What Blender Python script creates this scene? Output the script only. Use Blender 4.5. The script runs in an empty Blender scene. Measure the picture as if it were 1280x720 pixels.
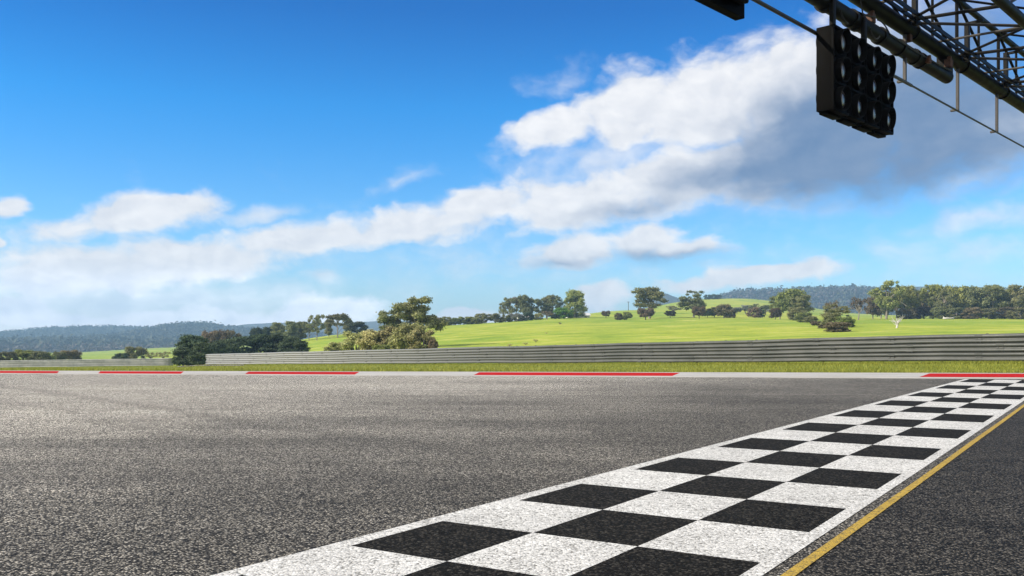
import bpy, bmesh, math, random
import numpy as np
from mathutils import Vector, Matrix

random.seed(7)
RNG = np.random.default_rng(7)
sc = bpy.context.scene
COL = sc.collection
R = math.radians
CAM_H = 1.2          # camera height over the asphalt
F = 1169.0           # focal length in photo pixels (1280 wide)
HZ = 425.0           # photo row of the true horizon

# ------------------------------------------------------------------ camera
cam = bpy.data.cameras.new('camera')
cam.sensor_width = 36.0
cam.lens = 36.0 * F / 1280.0
cam.shift_y = (HZ - 360.0) / 1280.0
cam.clip_start = 0.05
cam.clip_end = 40000.0
camo = bpy.data.objects.new('camera', cam)
COL.objects.link(camo)
camo.location = (0, 0, CAM_H)
camo.rotation_euler = (R(90), 0, 0)
sc.camera = camo

# ------------------------------------------------------------------ helpers
def link(name, me, mats, parent=None):
    o = bpy.data.objects.new(name, me)
    COL.objects.link(o)
    if mats is not None:
        for m in (mats if isinstance(mats, (list, tuple)) else [mats]):
            if m.name not in [x.name for x in me.materials if x]:
                me.materials.append(m)
    if parent is not None:
        o.parent = parent
    return o

def tag(o, label=None, cat=None, group=None, kind=None):
    if label: o['label'] = label
    if cat: o['category'] = cat
    if group: o['group'] = group
    if kind: o['kind'] = kind
    return o

def empty(name, loc=(0, 0, 0), rz=0.0):
    o = bpy.data.objects.new(name, None)
    COL.objects.link(o)
    o.location = loc
    o.rotation_euler = (0, 0, rz)
    o.empty_display_size = 0.3
    return o

def mesh_np(name, verts, faces, smooth=False):
    me = bpy.data.meshes.new(name)
    v = np.asarray(verts, dtype=np.float32)
    f = np.asarray(faces, dtype=np.int32)
    k = f.shape[1]
    me.vertices.add(len(v)); me.vertices.foreach_set('co', v.ravel())
    me.loops.add(f.size); me.loops.foreach_set('vertex_index', f.ravel())
    me.polygons.add(len(f))
    me.polygons.foreach_set('loop_start', np.arange(0, f.size, k, dtype=np.int32))
    me.polygons.foreach_set('loop_total', np.full(len(f), k, dtype=np.int32))
    if smooth:
        me.polygons.foreach_set('use_smooth', np.ones(len(f), dtype=bool))
    me.update(calc_edges=True)
    me.validate()
    return me

def bm_mesh(bm, name, smooth=False):
    bmesh.ops.recalc_face_normals(bm, faces=bm.faces[:])
    me = bpy.data.meshes.new(name)
    bm.to_mesh(me); bm.free()
    if smooth:
        for p in me.polygons: p.use_smooth = True
    return me

def add_tube(bm, pts, radii, seg=8, caps=True):
    """tube through points, radius per point"""
    pts = [Vector(p) for p in pts]
    if not isinstance(radii, (list, tuple)): radii = [radii] * len(pts)
    rings = []
    prev_u = None
    for i, p in enumerate(pts):
        if i == 0: t = pts[1] - pts[0]
        elif i == len(pts) - 1: t = pts[-1] - pts[-2]
        else: t = (pts[i + 1] - pts[i]).normalized() + (pts[i] - pts[i - 1]).normalized()
        t.normalize()
        if prev_u is None:
            a = Vector((0, 0, 1)) if abs(t.z) < 0.9 else Vector((1, 0, 0))
            u = t.cross(a).normalized()
        else:
            u = (prev_u - t * prev_u.dot(t))
            u = u.normalized() if u.length > 1e-6 else t.orthogonal().normalized()
        prev_u = u
        w = t.cross(u)
        ring = []
        for k in range(seg):
            an = 2 * math.pi * k / seg
            ring.append(bm.verts.new(p + (u * math.cos(an) + w * math.sin(an)) * radii[i]))
        rings.append(ring)
    for a, b in zip(rings[:-1], rings[1:]):
        for k in range(seg):
            bm.faces.new((a[k], a[(k + 1) % seg], b[(k + 1) % seg], b[k]))
    if caps:
        bm.faces.new(rings[0][::-1]); bm.faces.new(rings[-1])

def add_box(bm, c, x, y, z, hx, hy, hz, bevel=0.0):
    """box with centre c, unit axes x,y,z and half sizes"""
    c = Vector(c); x = Vector(x); y = Vector(y); z = Vector(z)
    vs = []
    for sx in (-1, 1):
        for sy in (-1, 1):
            for sz in (-1, 1):
                vs.append(bm.verts.new(c + x * hx * sx + y * hy * sy + z * hz * sz))
    q = [(0, 1, 3, 2), (4, 6, 7, 5), (0, 4, 5, 1), (2, 3, 7, 6), (0, 2, 6, 4), (1, 5, 7, 3)]
    fs = [bm.faces.new([vs[i] for i in f]) for f in q]
    if bevel > 0:
        es = list({e for f in fs for e in f.edges})
        bmesh.ops.bevel(bm, geom=es, offset=bevel, segments=2, profile=0.5, affect='EDGES')

# ------------------------------------------------------------------ node helpers
class NT:
    def __init__(self, tree):
        self.t = tree
    def n(self, typ, **kw):
        nd = self.t.nodes.new(typ)
        for k, v in kw.items(): setattr(nd, k, v)
        return nd
    def l(self, a, b): self.t.links.new(a, b)
    def put(self, sock, v):
        if hasattr(v, 'is_output') or isinstance(v, bpy.types.NodeSocket): self.l(v, sock)
        elif v is not None: sock.default_value = v
    def m(self, op, a, b=None, c=None, clamp=False):
        nd = self.n('ShaderNodeMath', operation=op, use_clamp=clamp)
        self.put(nd.inputs[0], a)
        if b is not None: self.put(nd.inputs[1], b)
        if c is not None: self.put(nd.inputs[2], c)
        return nd.outputs[0]
    def vm(self, op, a, b=None, s=None):
        nd = self.n('ShaderNodeVectorMath', operation=op)
        self.put(nd.inputs[0], a)
        if b is not None: self.put(nd.inputs[1], b)
        if s is not None: self.put(nd.inputs['Scale'], s)
        return nd.outputs['Value'] if op in ('LENGTH', 'DOT_PRODUCT') else nd.outputs['Vector']
    def noise(self, vec, scale, detail=3, rough=0.5, out='Fac', dist=0.0):
        nd = self.n('ShaderNodeTexNoise')
        self.put(nd.inputs['Vector'], vec)
        nd.inputs['Scale'].default_value = scale
        nd.inputs['Detail'].default_value = detail
        nd.inputs['Roughness'].default_value = rough
        nd.inputs['Distortion'].default_value = dist
        return nd.outputs[out]
    def sstep(self, v, a, b, lo=0.0, hi=1.0):
        nd = self.n('ShaderNodeMapRange', interpolation_type='SMOOTHSTEP')
        self.put(nd.inputs['Value'], v)
        nd.inputs['From Min'].default_value = a; nd.inputs['From Max'].default_value = b
        nd.inputs['To Min'].default_value = lo; nd.inputs['To Max'].default_value = hi
        return nd.outputs[0]
    def lin(self, v, a, b, lo=0.0, hi=1.0):
        nd = self.n('ShaderNodeMapRange')
        self.put(nd.inputs['Value'], v)
        nd.inputs['From Min'].default_value = a; nd.inputs['From Max'].default_value = b
        nd.inputs['To Min'].default_value = lo; nd.inputs['To Max'].default_value = hi
        return nd.outputs[0]
    def mix(self, f, a, b, mode='MIX'):
        nd = self.n('ShaderNodeMix', data_type='RGBA', blend_type=mode)
        self.put(nd.inputs['Factor'], f)
        self.put(nd.inputs['A'], tuple(a) + (1,) if isinstance(a, (tuple, list)) and len(a) == 3 else a)
        self.put(nd.inputs['B'], tuple(b) + (1,) if isinstance(b, (tuple, list)) and len(b) == 3 else b)
        # colour sockets are indices 6,7 / output 2
        return nd.outputs['Result'] if False else nd.outputs[2]
    def mixc(self, f, a, b, mode='MIX'):
        nd = self.n('ShaderNodeMix', data_type='RGBA', blend_type=mode)
        self.put(nd.inputs[0], f)
        for i, v in ((6, a), (7, b)):
            if isinstance(v, (tuple, list)) and len(v) == 3: v = tuple(v) + (1.0,)
            self.put(nd.inputs[i], v)
        return nd.outputs[2]

def new_mat(name):
    m = bpy.data.materials.new(name)
    m.use_nodes = True
    T = NT(m.node_tree)
    b = m.node_tree.nodes['Principled BSDF']
    return m, T, b

def pos_vec(T):
    return T.n('ShaderNodeNewGeometry').outputs['Position']

def setin(b, **kw):
    names = dict(base='Base Color', rough='Roughness', metal='Metallic', spec='Specular IOR Level', normal='Normal')
    for k, v in kw.items():
        s = b.inputs[names[k]]
        if isinstance(v, bpy.types.NodeSocket): b.id_data.links.new(v, s)
        else:
            s.default_value = tuple(v) + (1,) if isinstance(v, (tuple, list)) else v

def srgb(r, g, b):
    f = lambda c: (c / 255 / 12.92) if c / 255 <= 0.04045 else ((c / 255 + 0.055) / 1.055) ** 2.4
    return (f(r), f(g), f(b))

# ------------------------------------------------------------------ unprojection helpers
def ground(px, py, z=0.0):
    Y = (CAM_H - z) * F / (py - HZ)
    return ((px - 640.0) / F * Y, Y, z)
def at(px, Y): return (px - 640.0) / F * Y
def zof(py, Y): return CAM_H + (HZ - py) * Y / F

# ------------------------------------------------------------------ materials
A_LINE = R(32.8)
LD = Vector((math.sin(A_LINE), math.cos(A_LINE), 0))      # along the start line
LN = Vector((math.cos(A_LINE), -math.sin(A_LINE), 0))     # across the start line

def asphalt_common(T, P):
    """stone texture shared by asphalt and paint: returns (stone rnd 0-1, stone height 0-1, patch noise)"""
    st = T.n('ShaderNodeTexVoronoi', feature='F1')
    warp = T.noise(P, 60.0, 2, 0.5, 'Color')
    Pw = T.vm('ADD', P, T.vm('SCALE', T.vm('SUBTRACT', warp, (0.5, 0.5, 0.5)), None, 0.012))
    T.l(Pw, st.inputs['Vector']); st.inputs['Scale'].default_value = 64.0
    sep = T.n('ShaderNodeSeparateColor'); T.l(st.outputs['Color'], sep.inputs[0])
    rnd = sep.outputs[0]
    h = T.m('SUBTRACT', 1.0, T.m('MULTIPLY', st.outputs['Distance'], 1.5, clamp=True), clamp=True)
    cl = T.noise(P, 17.0, 4, 0.6)
    return rnd, sep.outputs[1], h, cl

def make_asphalt():
    m, T, b = new_mat('asphalt')
    P = pos_vec(T)
    rnd, rnd2, h, cl = asphalt_common(T, P)
    sp = T.n('ShaderNodeSeparateXYZ'); T.l(P, sp.inputs[0])
    # signed distance across the start line: the pit side beyond the yellow line is newer, darker asphalt
    lat = T.vm('DOT_PRODUCT', P, tuple(LN))
    pit = T.sstep(lat, -1.43, -1.36)
    # large patches
    big = T.noise(P, 0.16, 3, 0.55)
    med = T.noise(P, 1.1, 4, 0.6)
    # tyre-rubbed lanes: long bands that bend slightly, running roughly along the kerb
    mp = T.n('ShaderNodeMapping'); T.l(P, mp.inputs[0]); mp.inputs['Rotation'].default_value = (0, 0, R(7)); mp.inputs['Scale'].default_value = (0.02, 0.42, 1.0)
    lanes = T.noise(mp.outputs[0], 1.0, 5, 0.62, dist=0.25)
    mp2 = T.n('ShaderNodeMapping'); T.l(P, mp2.inputs[0]); mp2.inputs['Rotation'].default_value = (0, 0, R(11)); mp2.inputs['Scale'].default_value = (0.035, 1.6, 1.0)
    lanes2 = T.noise(mp2.outputs[0], 1.0, 4, 0.6, dist=0.4)
    v = T.m('POWER', rnd, 1.6)
    stone = T.lin(v, 0, 1, 0.22, 2.1)
    fine = T.n('ShaderNodeTexVoronoi', feature='F1'); T.l(P, fine.inputs['Vector']); fine.inputs['Scale'].default_value = 145.0
    fs_ = T.n('ShaderNodeSeparateColor'); T.l(fine.outputs['Color'], fs_.inputs[0])
    stone = T.m('MULTIPLY', stone, T.lin(fs_.outputs[0], 0, 1, 0.55, 1.45))
    gap = T.sstep(h, 0.15, 0.5, 0.16, 1.05)
    k = T.m('MULTIPLY', stone, gap)
    k = T.m('MULTIPLY', k, T.lin(cl, 0.25, 0.75, 0.78, 1.22))
    k = T.m('MULTIPLY', k, T.lin(med, 0.3, 0.7, 0.9, 1.1))
    k = T.m('MULTIPLY', k, T.lin(big, 0.3, 0.7, 0.88, 1.1))
    k = T.m('MULTIPLY', k, T.sstep(lanes, 0.32, 0.6, 0.86, 1.05))
    k = T.m('MULTIPLY', k, T.sstep(lanes2, 0.28, 0.5, 0.80, 1.0))
    # two rubbed tyre tracks crossing the old surface on a slant
    tA, tB = Vector(ground(120, 500)), Vector(ground(620, 572))
    tn_ = Vector(((tB - tA).y, -(tB - tA).x, 0)).normalized()
    wv = T.m('MULTIPLY', T.m('SUBTRACT', big, 0.5), 1.6)
    dd = T.m('ADD', T.m('SUBTRACT', T.vm('DOT_PRODUCT', P, tuple(tn_)), tA.dot(tn_)), wv)
    for off, wd, amt in ((0.0, 0.42, 0.22), (1.55, 0.36, 0.13), (-2.9, 0.30, 0.10)):
        tr = T.sstep(T.m('ABSOLUTE', T.m('SUBTRACT', dd, off)), wd, 0.05)
        tr = T.m('MULTIPLY', tr, T.sstep(lanes2, 0.25, 0.6, 0.35, 1.0))
        k = T.m('MULTIPLY', k, T.m('SUBTRACT', 1.0, T.m('MULTIPLY', tr, amt)))
    # glare painted into the colour towards the far left, dark fresh surface beyond the yellow line
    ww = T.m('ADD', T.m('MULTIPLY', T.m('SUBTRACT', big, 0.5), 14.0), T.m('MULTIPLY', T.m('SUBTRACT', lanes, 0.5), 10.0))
    glare = T.sstep(T.m('ADD', T.m('SUBTRACT', T.m('MULTIPLY', sp.outputs[1], 0.6), sp.outputs[0]), ww), 3.0, 20.0)
    k = T.m('MULTIPLY', k, T.lin(glare, 0, 1, 0.85, 2.75))
    k = T.m('MULTIPLY', k, T.lin(pit, 0, 1, 1.0, 0.55))
    base = T.mixc(rnd2, ASPH_A, ASPH_B)
    base = T.mixc(pit, base, (0.205, 0.185, 0.155))
    col = T.vm('SCALE', base, None, k)
    setin(b, base=col, rough=0.65, spec=0.05)
    bump = T.n('ShaderNodeBump'); bump.inputs['Strength'].default_value = 1.0; bump.inputs['Distance'].default_value = 0.007
    hh = T.m('ADD', T.m('MULTIPLY', h, 0.7), T.m('MULTIPLY', rnd, 0.55))
    T.l(hh, bump.inputs['Height']); T.l(bump.outputs[0], b.inputs['Normal'])
    return m
ASPH_A = (0.262, 0.238, 0.197)
ASPH_B = (0.298, 0.277, 0.240)

def make_paint(name, col, dark, wear=0.5, rough=0.6, spread=0.12):
    """road paint that leaves pits between the stones bare"""
    m, T, b = new_mat(name)
    P = pos_vec(T)
    rnd, rnd2, h, cl = asphalt_common(T, P)
    med = T.noise(P, 2.3, 5, 0.65)
    cover = T.m('ADD', T.m('MULTIPLY', h, 0.8), T.m('MULTIPLY', rnd, 0.55))
    cover = T.m('ADD', cover, T.m('MULTIPLY', T.m('SUBTRACT', cl, 0.5), 0.9))
    cover = T.m('ADD', cover, T.m('MULTIPLY', T.m('SUBTRACT', med, 0.5), 0.5))
    f = T.sstep(cover, wear - 0.22, wear + 0.18)
    c1 = T.vm('SCALE', tuple(col), None, T.m('MULTIPLY', T.lin(T.m('POWER', rnd2, 3.0), 0, 1, 1.08 - spread, 1.0 + spread), T.lin(T.noise(P, 0.7, 5, 0.7), 0.3, 0.7, 0.86, 1.08)))
    c = T.mixc(f, dark, c1)
    setin(b, base=c, rough=rough, spec=0.04)
    bump = T.n('ShaderNodeBump'); bump.inputs['Strength'].default_value = 0.6; bump.inputs['Distance'].default_value = 0.005
    T.l(T.m('ADD', h, T.m('MULTIPLY', rnd, 0.5)), bump.inputs['Height']); T.l(bump.outputs[0], b.inputs['Normal'])
    return m

def make_kerb_paint(name, col, dirt):
    m, T, b = new_mat(name)
    P = pos_vec(T)
    n1 = T.noise(T.vm('MULTIPLY', P, (0.22, 1.0, 1.0)), 1.6, 6, 0.72); n2 = T.noise(P, 14.0, 3, 0.6)
    f = T.sstep(T.m('ADD', T.m('MULTIPLY', n1, 0.7), T.m('MULTIPLY', n2, 0.3)), 0.40, 0.68, 0.0, 0.62)
    setin(b, base=T.mixc(f, col, dirt), rough=0.7, spec=0.03)
    return m

def make_grass_mat(name, c_a, c_b, c_dry, patch=0.02, bump_d=0.06, fine=3.0):
    m, T, b = new_mat(name)
    P = pos_vec(T)
    mp = T.n('ShaderNodeMapping'); T.l(P, mp.inputs[0]); mp.inputs['Scale'].default_value = (1.0, 0.55, 1.0)
    n1 = T.noise(mp.outputs[0], patch, 5, 0.6)
    n2 = T.noise(P, patch * 9, 5, 0.65)
    n3 = T.noise(P, fine, 5, 0.75)
    c = T.mixc(T.sstep(T.m('ADD', T.m('MULTIPLY', n1, 0.6), T.m('MULTIPLY', n2, 0.4)), 0.40, 0.60), c_a, c_b)
    c = T.mixc(T.sstep(n2, 0.50, 0.78, 0.0, 0.75), c, c_dry)
    k = T.m('MULTIPLY', T.lin(n3, 0.25, 0.75, 0.70, 1.28), T.lin(n2, 0.25, 0.75, 0.80, 1.16))
    c = T.vm('SCALE', c, None, k)
    setin(b, base=c, rough=0.9, spec=0.15)
    bump = T.n('ShaderNodeBump'); bump.inputs['Strength'].default_value = 0.5; bump.inputs['Distance'].default_value = bump_d
    T.l(n3, bump.inputs['Height']); T.l(bump.outputs[0], b.inputs['Normal'])
    return m

def make_leaf(name, ca, cb, transl=0.35, var=0.3):
    m, T, b = new_mat(name)
    out = m.node_tree.nodes['Material Output']
    g = T.n('ShaderNodeNewGeometry')
    oi = T.n('ShaderNodeObjectInfo')
    rp = g.outputs['Random Per Island']
    n = T.noise(T.n('ShaderNodeTexCoord').outputs['Object'], 0.55, 2, 0.5)
    f = T.m('ADD', T.m('MULTIPLY', rp, 0.6), T.m('MULTIPLY', T.sstep(n, 0.35, 0.65), 0.4))
    c = T.mixc(f, ca, cb)
    k = T.m('MULTIPLY', T.lin(oi.outputs['Random'], 0, 1, 1 - var, 1 + var), T.lin(rp, 0, 1, 0.75, 1.25))
    c = T.vm('SCALE', c, None, k)
    hs = T.n('ShaderNodeHueSaturation'); T.l(c, hs.inputs['Color'])
    hs.inputs['Saturation'].default_value = 1.0
    T.l(T.lin(T.m('FRACT', T.m('MULTIPLY', oi.outputs['Random'], 7.31)), 0, 1, 0.475, 0.515), hs.inputs['Hue'])
    setin(b, base=hs.outputs[0], rough=0.7, spec=0.25)
    tr = T.n('ShaderNodeBsdfTranslucent'); T.l(hs.outputs[0], tr.inputs[0])
    mx = T.n('ShaderNodeMixShader'); mx.inputs[0].default_value = transl
    T.l(b.outputs[0], mx.inputs[1]); T.l(tr.outputs[0], mx.inputs[2]); T.l(mx.outputs[0], out.inputs['Surface'])
    return m

def make_simple(name, col, rough=0.6, metal=0.0, spec=0.5, nscale=8.0, namp=0.25, bump=0.0):
    m, T, b = new_mat(name)
    P = T.n('ShaderNodeTexCoord').outputs['Object']
    n = T.noise(P, nscale, 5, 0.65)
    c = T.vm('SCALE', tuple(col), None, T.lin(n, 0.25, 0.75, 1 - namp, 1 + namp))
    setin(b, base=c, rough=rough, metal=metal, spec=spec)
    T.l(T.lin(n, 0.3, 0.7, max(0.05, rough - 0.1), min(1, rough + 0.1)), b.inputs['Roughness'])
    if bump:
        bp = T.n('ShaderNodeBump'); bp.inputs['Strength'].default_value = 0.4; bp.inputs['Distance'].default_value = bump
        T.l(n, bp.inputs['Height']); T.l(bp.outputs[0], b.inputs['Normal'])
    return m

def make_steel_rail(name='galvanised_rail', g=1.0):
    m, T, b = new_mat(name)
    P = pos_vec(T)
    n = T.noise(P, 0.7, 5, 0.65); n2 = T.noise(P, 9.0, 4, 0.7)
    mp = T.n('ShaderNodeMapping'); T.l(P, mp.inputs[0]); mp.inputs['Scale'].default_value = (2.5, 2.5, 0.35)
    drip = T.noise(mp.outputs[0], 3.0, 4, 0.7)
    c = T.mixc(T.sstep(n, 0.35, 0.65), (0.070 * g, 0.074 * g, 0.067 * g), (0.098 * g, 0.100 * g, 0.092 * g))
    if g == 1.0:                            # grazing sky sheen on the far half, painted into the colour
        sx_ = T.n('ShaderNodeSeparateXYZ'); T.l(P, sx_.inputs[0])
        sheen = T.sstep(T.m('ADD', sx_.outputs[0], T.m('MULTIPLY', T.m('SUBTRACT', n, 0.5), 8.0)), 8.0, -26.0)
        c = T.mixc(sheen, c, (0.27, 0.27, 0.25))
    c = T.mixc(T.sstep(drip, 0.55, 0.8, 0, 0.5), c, (0.09, 0.08, 0.065))
    setin(b, base=c, rough=T.lin(n2, 0.3, 0.7, 0.42, 0.56), metal=0.1, spec=0.3)
    return m

M = {}
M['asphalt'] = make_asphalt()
M['white_paint'] = make_paint('white_road_paint', (0.66, 0.65, 0.62), (0.19, 0.185, 0.17), 0.31, 0.6, 0.24)
M['black_paint'] = make_paint('black_road_paint', (0.034, 0.031, 0.026), (0.008, 0.008, 0.007), 0.34, 0.8, 0.9)
M['yellow_paint'] = make_paint('yellow_road_paint', (0.42, 0.285, 0.055), (0.14, 0.11, 0.05), 0.26)
M['kerb_red'] = make_kerb_paint('kerb_red_paint', (0.40, 0.006, 0.004), (0.25, 0.025, 0.02))
M['kerb_white'] = make_kerb_paint('kerb_white_paint', (0.40, 0.39, 0.375), (0.24, 0.23, 0.21))
M['verge'] = make_grass_mat('verge_grass', (0.140, 0.178, 0.018), (0.205, 0.215, 0.022), (0.26, 0.225, 0.05), 0.08, 0.05, 6.0)
M['field'] = make_grass_mat('field_grass', (0.195, 0.290, 0.026), (0.335, 0.370, 0.040), (0.39, 0.355, 0.11), 0.012, 0.10, 1.2)
M['forest_floor'] = make_grass_mat('forest_floor', (0.035, 0.045, 0.022), (0.05, 0.052, 0.03), (0.075, 0.06, 0.05), 0.004, 1.0, 0.08)
M['steel'] = make_steel_rail()
M['steel_lit'] = make_steel_rail('lit_galvanised_rail', 3.2)  # lighter copy of the rail steel: the far barrier's brightness is put into its colour
M['splice'] = make_simple('splice_steel', (0.066, 0.068, 0.064), 0.5, 0.2, 0.4, 3.0, 0.3)
M['post'] = make_simple('barrier_post_steel', (0.09, 0.09, 0.085), 0.55, 0.3)
M['gantry'] = make_simple('dark_gantry_paint', (0.010, 0.009, 0.0072), 0.5, 0.0, 0.08, 5.0, 0.4)
M['gantry_grey'] = make_simple('weathered_grey_tube', (0.055, 0.050, 0.043), 0.5, 0.2, 0.3, 6.0, 0.35)
M['housing'] = make_simple('matt_black_housing', (0.0045, 0.0043, 0.004), 0.6, 0.0, 0.02, 7.0, 0.3)
M['hood_in'] = make_simple('matt_black_visor', (0.011, 0.0105, 0.010), 0.6, 0.0, 0.02, 9.0, 0.3)
M['rust'] = make_simple('rusty_box_paint', (0.10, 0.045, 0.025), 0.7, 0.0, 0.3, 20.0, 0.5)
M['cable'] = make_simple('black_cable_rubber', (0.012, 0.012, 0.012), 0.5)
M['lens'] = make_simple('clear_lens', (0.20, 0.165, 0.13), 0.28, 0.8, 0.4, 3.0, 0.1)
M['bark'] = make_simple('eucalypt_bark', (0.26, 0.225, 0.19), 0.85, 0.0, 0.2, 2.0, 0.45, 0.05)
M['bark_dark'] = make_simple('dark_bark', (0.10, 0.08, 0.06), 0.9, 0.0, 0.2, 2.0, 0.4, 0.05)
M['bark_pale'] = make_simple('bleached_dead_wood', (0.52, 0.50, 0.46), 0.8, 0.0, 0.2, 2.0, 0.25, 0.03)
M['leaf_euc'] = make_leaf('eucalypt_leaves', (0.1350, 0.1566, 0.0702), (0.2835, 0.2835, 0.1215))
M['leaf_brown'] = make_leaf('brownish_leaves', (0.145, 0.122, 0.070), (0.250, 0.205, 0.120))
M['leaf_dark'] = make_leaf('dark_conifer_leaves', (0.034, 0.060, 0.030), (0.088, 0.118, 0.052), 0.12)
M['leaf_green'] = make_leaf('green_leaves', (0.1596, 0.1995, 0.0585), (0.3325, 0.3591, 0.1064))
M['leaf_olive'] = make_leaf('pale_olive_leaves', (0.31, 0.31, 0.115), (0.56, 0.545, 0.24), 0.3)
M['leaf_bright'] = make_leaf('bright_green_leaves', (0.1215, 0.2633, 0.0324), (0.2228, 0.4253, 0.0607), 0.3)
M['leaf_grey'] = make_leaf('grey_green_leaves', (0.2100, 0.2275, 0.1837), (0.3675, 0.3762, 0.3150))
M['leaf_forest'] = make_leaf('forest_leaves', (0.0351, 0.0486, 0.0270), (0.0810, 0.0891, 0.0486), 0.1, 0.1)
M['leaf_forest_brown'] = make_leaf('forest_leaves_brown', (0.0650, 0.0598, 0.0468), (0.1235, 0.1066, 0.0858), 0.1, 0.1)
M['house_wall'] = make_simple('white_house_wall', (0.62, 0.61, 0.58), 0.8, 0, 0.3, 1.0, 0.08)
M['house_roof'] = make_simple('pale_metal_roof', (0.58, 0.57, 0.55), 0.5, 0.2, 0.4, 1.0, 0.1)
M['dark_glass'] = make_simple('dark_window_glass', (0.03, 0.035, 0.04), 0.1)

# ------------------------------------------------------------------ terrain
def kerb_front(px): return 467.6 + 0.0049 * px
def kerb_back(px): return 463.2 + 0.0024 * px
KZ = 0.11                                  # kerb crest height
def Ykf(px): return CAM_H * F / (kerb_front(px) - HZ)
def Ykb(px): return (CAM_H - KZ) * F / (kerb_back(px) - HZ)
def bar_h(px):                             # main barrier height in photo pixels
    return 14.0 + (px - 260.0) * (24.5 / 1020.0)
BAR_H = 1.30
def bar_base_px(px): return 456.6 - (px - 260.0) * (2.6 / 1020.0)
def left_bar_h(px): return 9.6 + px * 0.0022
def left_base_px(px): return 460.2 - px * 0.0115
def Ybar(px):
    if px >= 250: return BAR_H * F / max(bar_h(px), 8)
    if px <= 222: return BAR_H * F / max(left_bar_h(px), 6)
    a, b = BAR_H * F / left_bar_h(222), BAR_H * F / bar_h(250)
    t = (px - 222) / 28.0
    return a + (b - a) * t
def base_px(px):
    if px >= 250: return bar_base_px(px)
    if px <= 222: return left_base_px(px)
    t = (px - 222) / 28.0
    return left_base_px(222) + (bar_base_px(250) - left_base_px(222)) * t

COLS = [
    (-1200, [(250, 452), (500, 446), (1100, 434), (2600, 428)]),
    (-200, [(250, 454), (500, 450), (900, 446), (1200, 443), (2600, 430)]),
    (90,  [(230, 453.5), (420, 449.5), (900, 442), (1200, 441), (2600, 430)]),
    (215, [(230, 452), (420, 446), (900, 434.5), (1200, 434), (2600, 430)]),
    (270, [(150, 453), (300, 446), (600, 440), (900, 437), (1200, 433), (2600, 428)]),
    (400, [(125, 449), (180, 440), (290, 424), (360, 420.5), (600, 426), (1200, 428), (2600, 428)]),
    (540, [(100, 446), (130, 436), (200, 420), (300, 410), (350, 408), (500, 412), (1200, 426), (2600, 428)]),
    (640, [(95, 441), (140, 428), (220, 411), (300, 403.5), (360, 401), (500, 404), (1200, 424), (2600, 428)]),
    (700, [(95, 437), (150, 420), (250, 405), (340, 397), (450, 394.5), (640, 398), (1200, 422), (2600, 428)]),
    (760, [(95, 435), (150, 419), (250, 404.5), (380, 395.5), (540, 388), (800, 394), (1200, 418), (2600, 428)]),
    (850, [(95, 433), (150, 416), (250, 402), (330, 396.5), (450, 391.5), (700, 381), (900, 374.5), (1200, 383), (2600, 420)]),
    (930, [(92, 431), (150, 414), (250, 401.5), (330, 397), (450, 391.5), (700, 380), (950, 371), (1200, 377), (2600, 410)]),
    (975, [(92, 429), (150, 412.5), (250, 402), (330, 398.5), (450, 394), (700, 384), (950, 377), (1200, 378), (2600, 405)]),
    (1050, [(90, 428), (140, 413), (200, 405.5), (300, 399.5), (450, 396), (700, 393.5), (950, 391), (1200, 392), (2600, 405)]),
    (1150, [(85, 426), (130, 412), (200, 403.5), (300, 398.5), (450, 396.5), (700, 395), (1200, 396), (2600, 405)]),
    (1280, [(80, 424), (120, 411), (200, 402.5), (300, 398.5), (450, 397), (700, 396), (1200, 397), (2600, 405)]),
    (1700, [(75, 424), (120, 411), (200, 402.5), (300, 398.5), (450, 397), (700, 396), (1200, 398), (2600, 405)]),
    (2600, [(75, 424), (120, 414), (300, 404), (700, 400), (2600, 408)]),
]
PX = np.concatenate([np.linspace(-2400, -220, 50), np.arange(-200, 1501, 8.0), np.linspace(1520, 3200, 50)])
NV = 7                                     # rows of the verge
LOGY = np.linspace(math.log(60), math.log(9000), 170)

def col_profile(pts, px):
    """screen row as a function of log distance behind the barrier for one control column"""
    yb = Ybar(px)
    ly = [math.log(yb)] + [math.log(p[0]) for p in pts if p[0] > yb * 1.08]
    vy = [base_px(px)] + [p[1] for p in pts if p[0] > yb * 1.08]
    return ly, vy

cx = np.array([c[0] for c in COLS], float)
def terrain_row(px, Y):
    """screen row of the ground at column px and distance Y >= barrier"""
    i = int(np.clip(np.searchsorted(cx, px) - 1, 0, len(cx) - 2))
    t = float(np.clip((px - cx[i]) / (cx[i + 1] - cx[i]), 0, 1))
    v = []
    for j in (i, i + 1):
        ly, vy = col_profile(COLS[j][1], px)
        v.append(np.interp(math.log(Y), ly, vy))
    return v[0] * (1 - t) + v[1] * t

# rows: kerb back -> barrier -> far
vs = []; nP = len(PX)
S = np.concatenate([np.linspace(0, 1, NV), np.zeros(0)])
far = np.exp(np.linspace(0, 1, 150))
FR = (np.linspace(0, 1, 150))
Yg = np.zeros((NV + 149, nP)); Rg = np.zeros_like(Yg)
for j, px in enumerate(PX):
    yk, yb = Ykb(px), Ybar(px)
    for i in range(NV):
        s = i / (NV - 1)
        Yg[i, j] = yk + (yb - yk) * s
        z0, z1 = KZ - 0.02, zof(base_px(px), yb)
        z = z0 + (z1 - z0) * s
        Rg[i, j] = HZ - (z - CAM_H) * F / Yg[i, j]
    ys = np.exp(math.log(yb) + (math.log(3450) - math.log(yb)) * FR[1:])
    Yg[NV:, j] = ys
    Rg[NV:, j] = [terrain_row(px, y) for y in ys]
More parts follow.
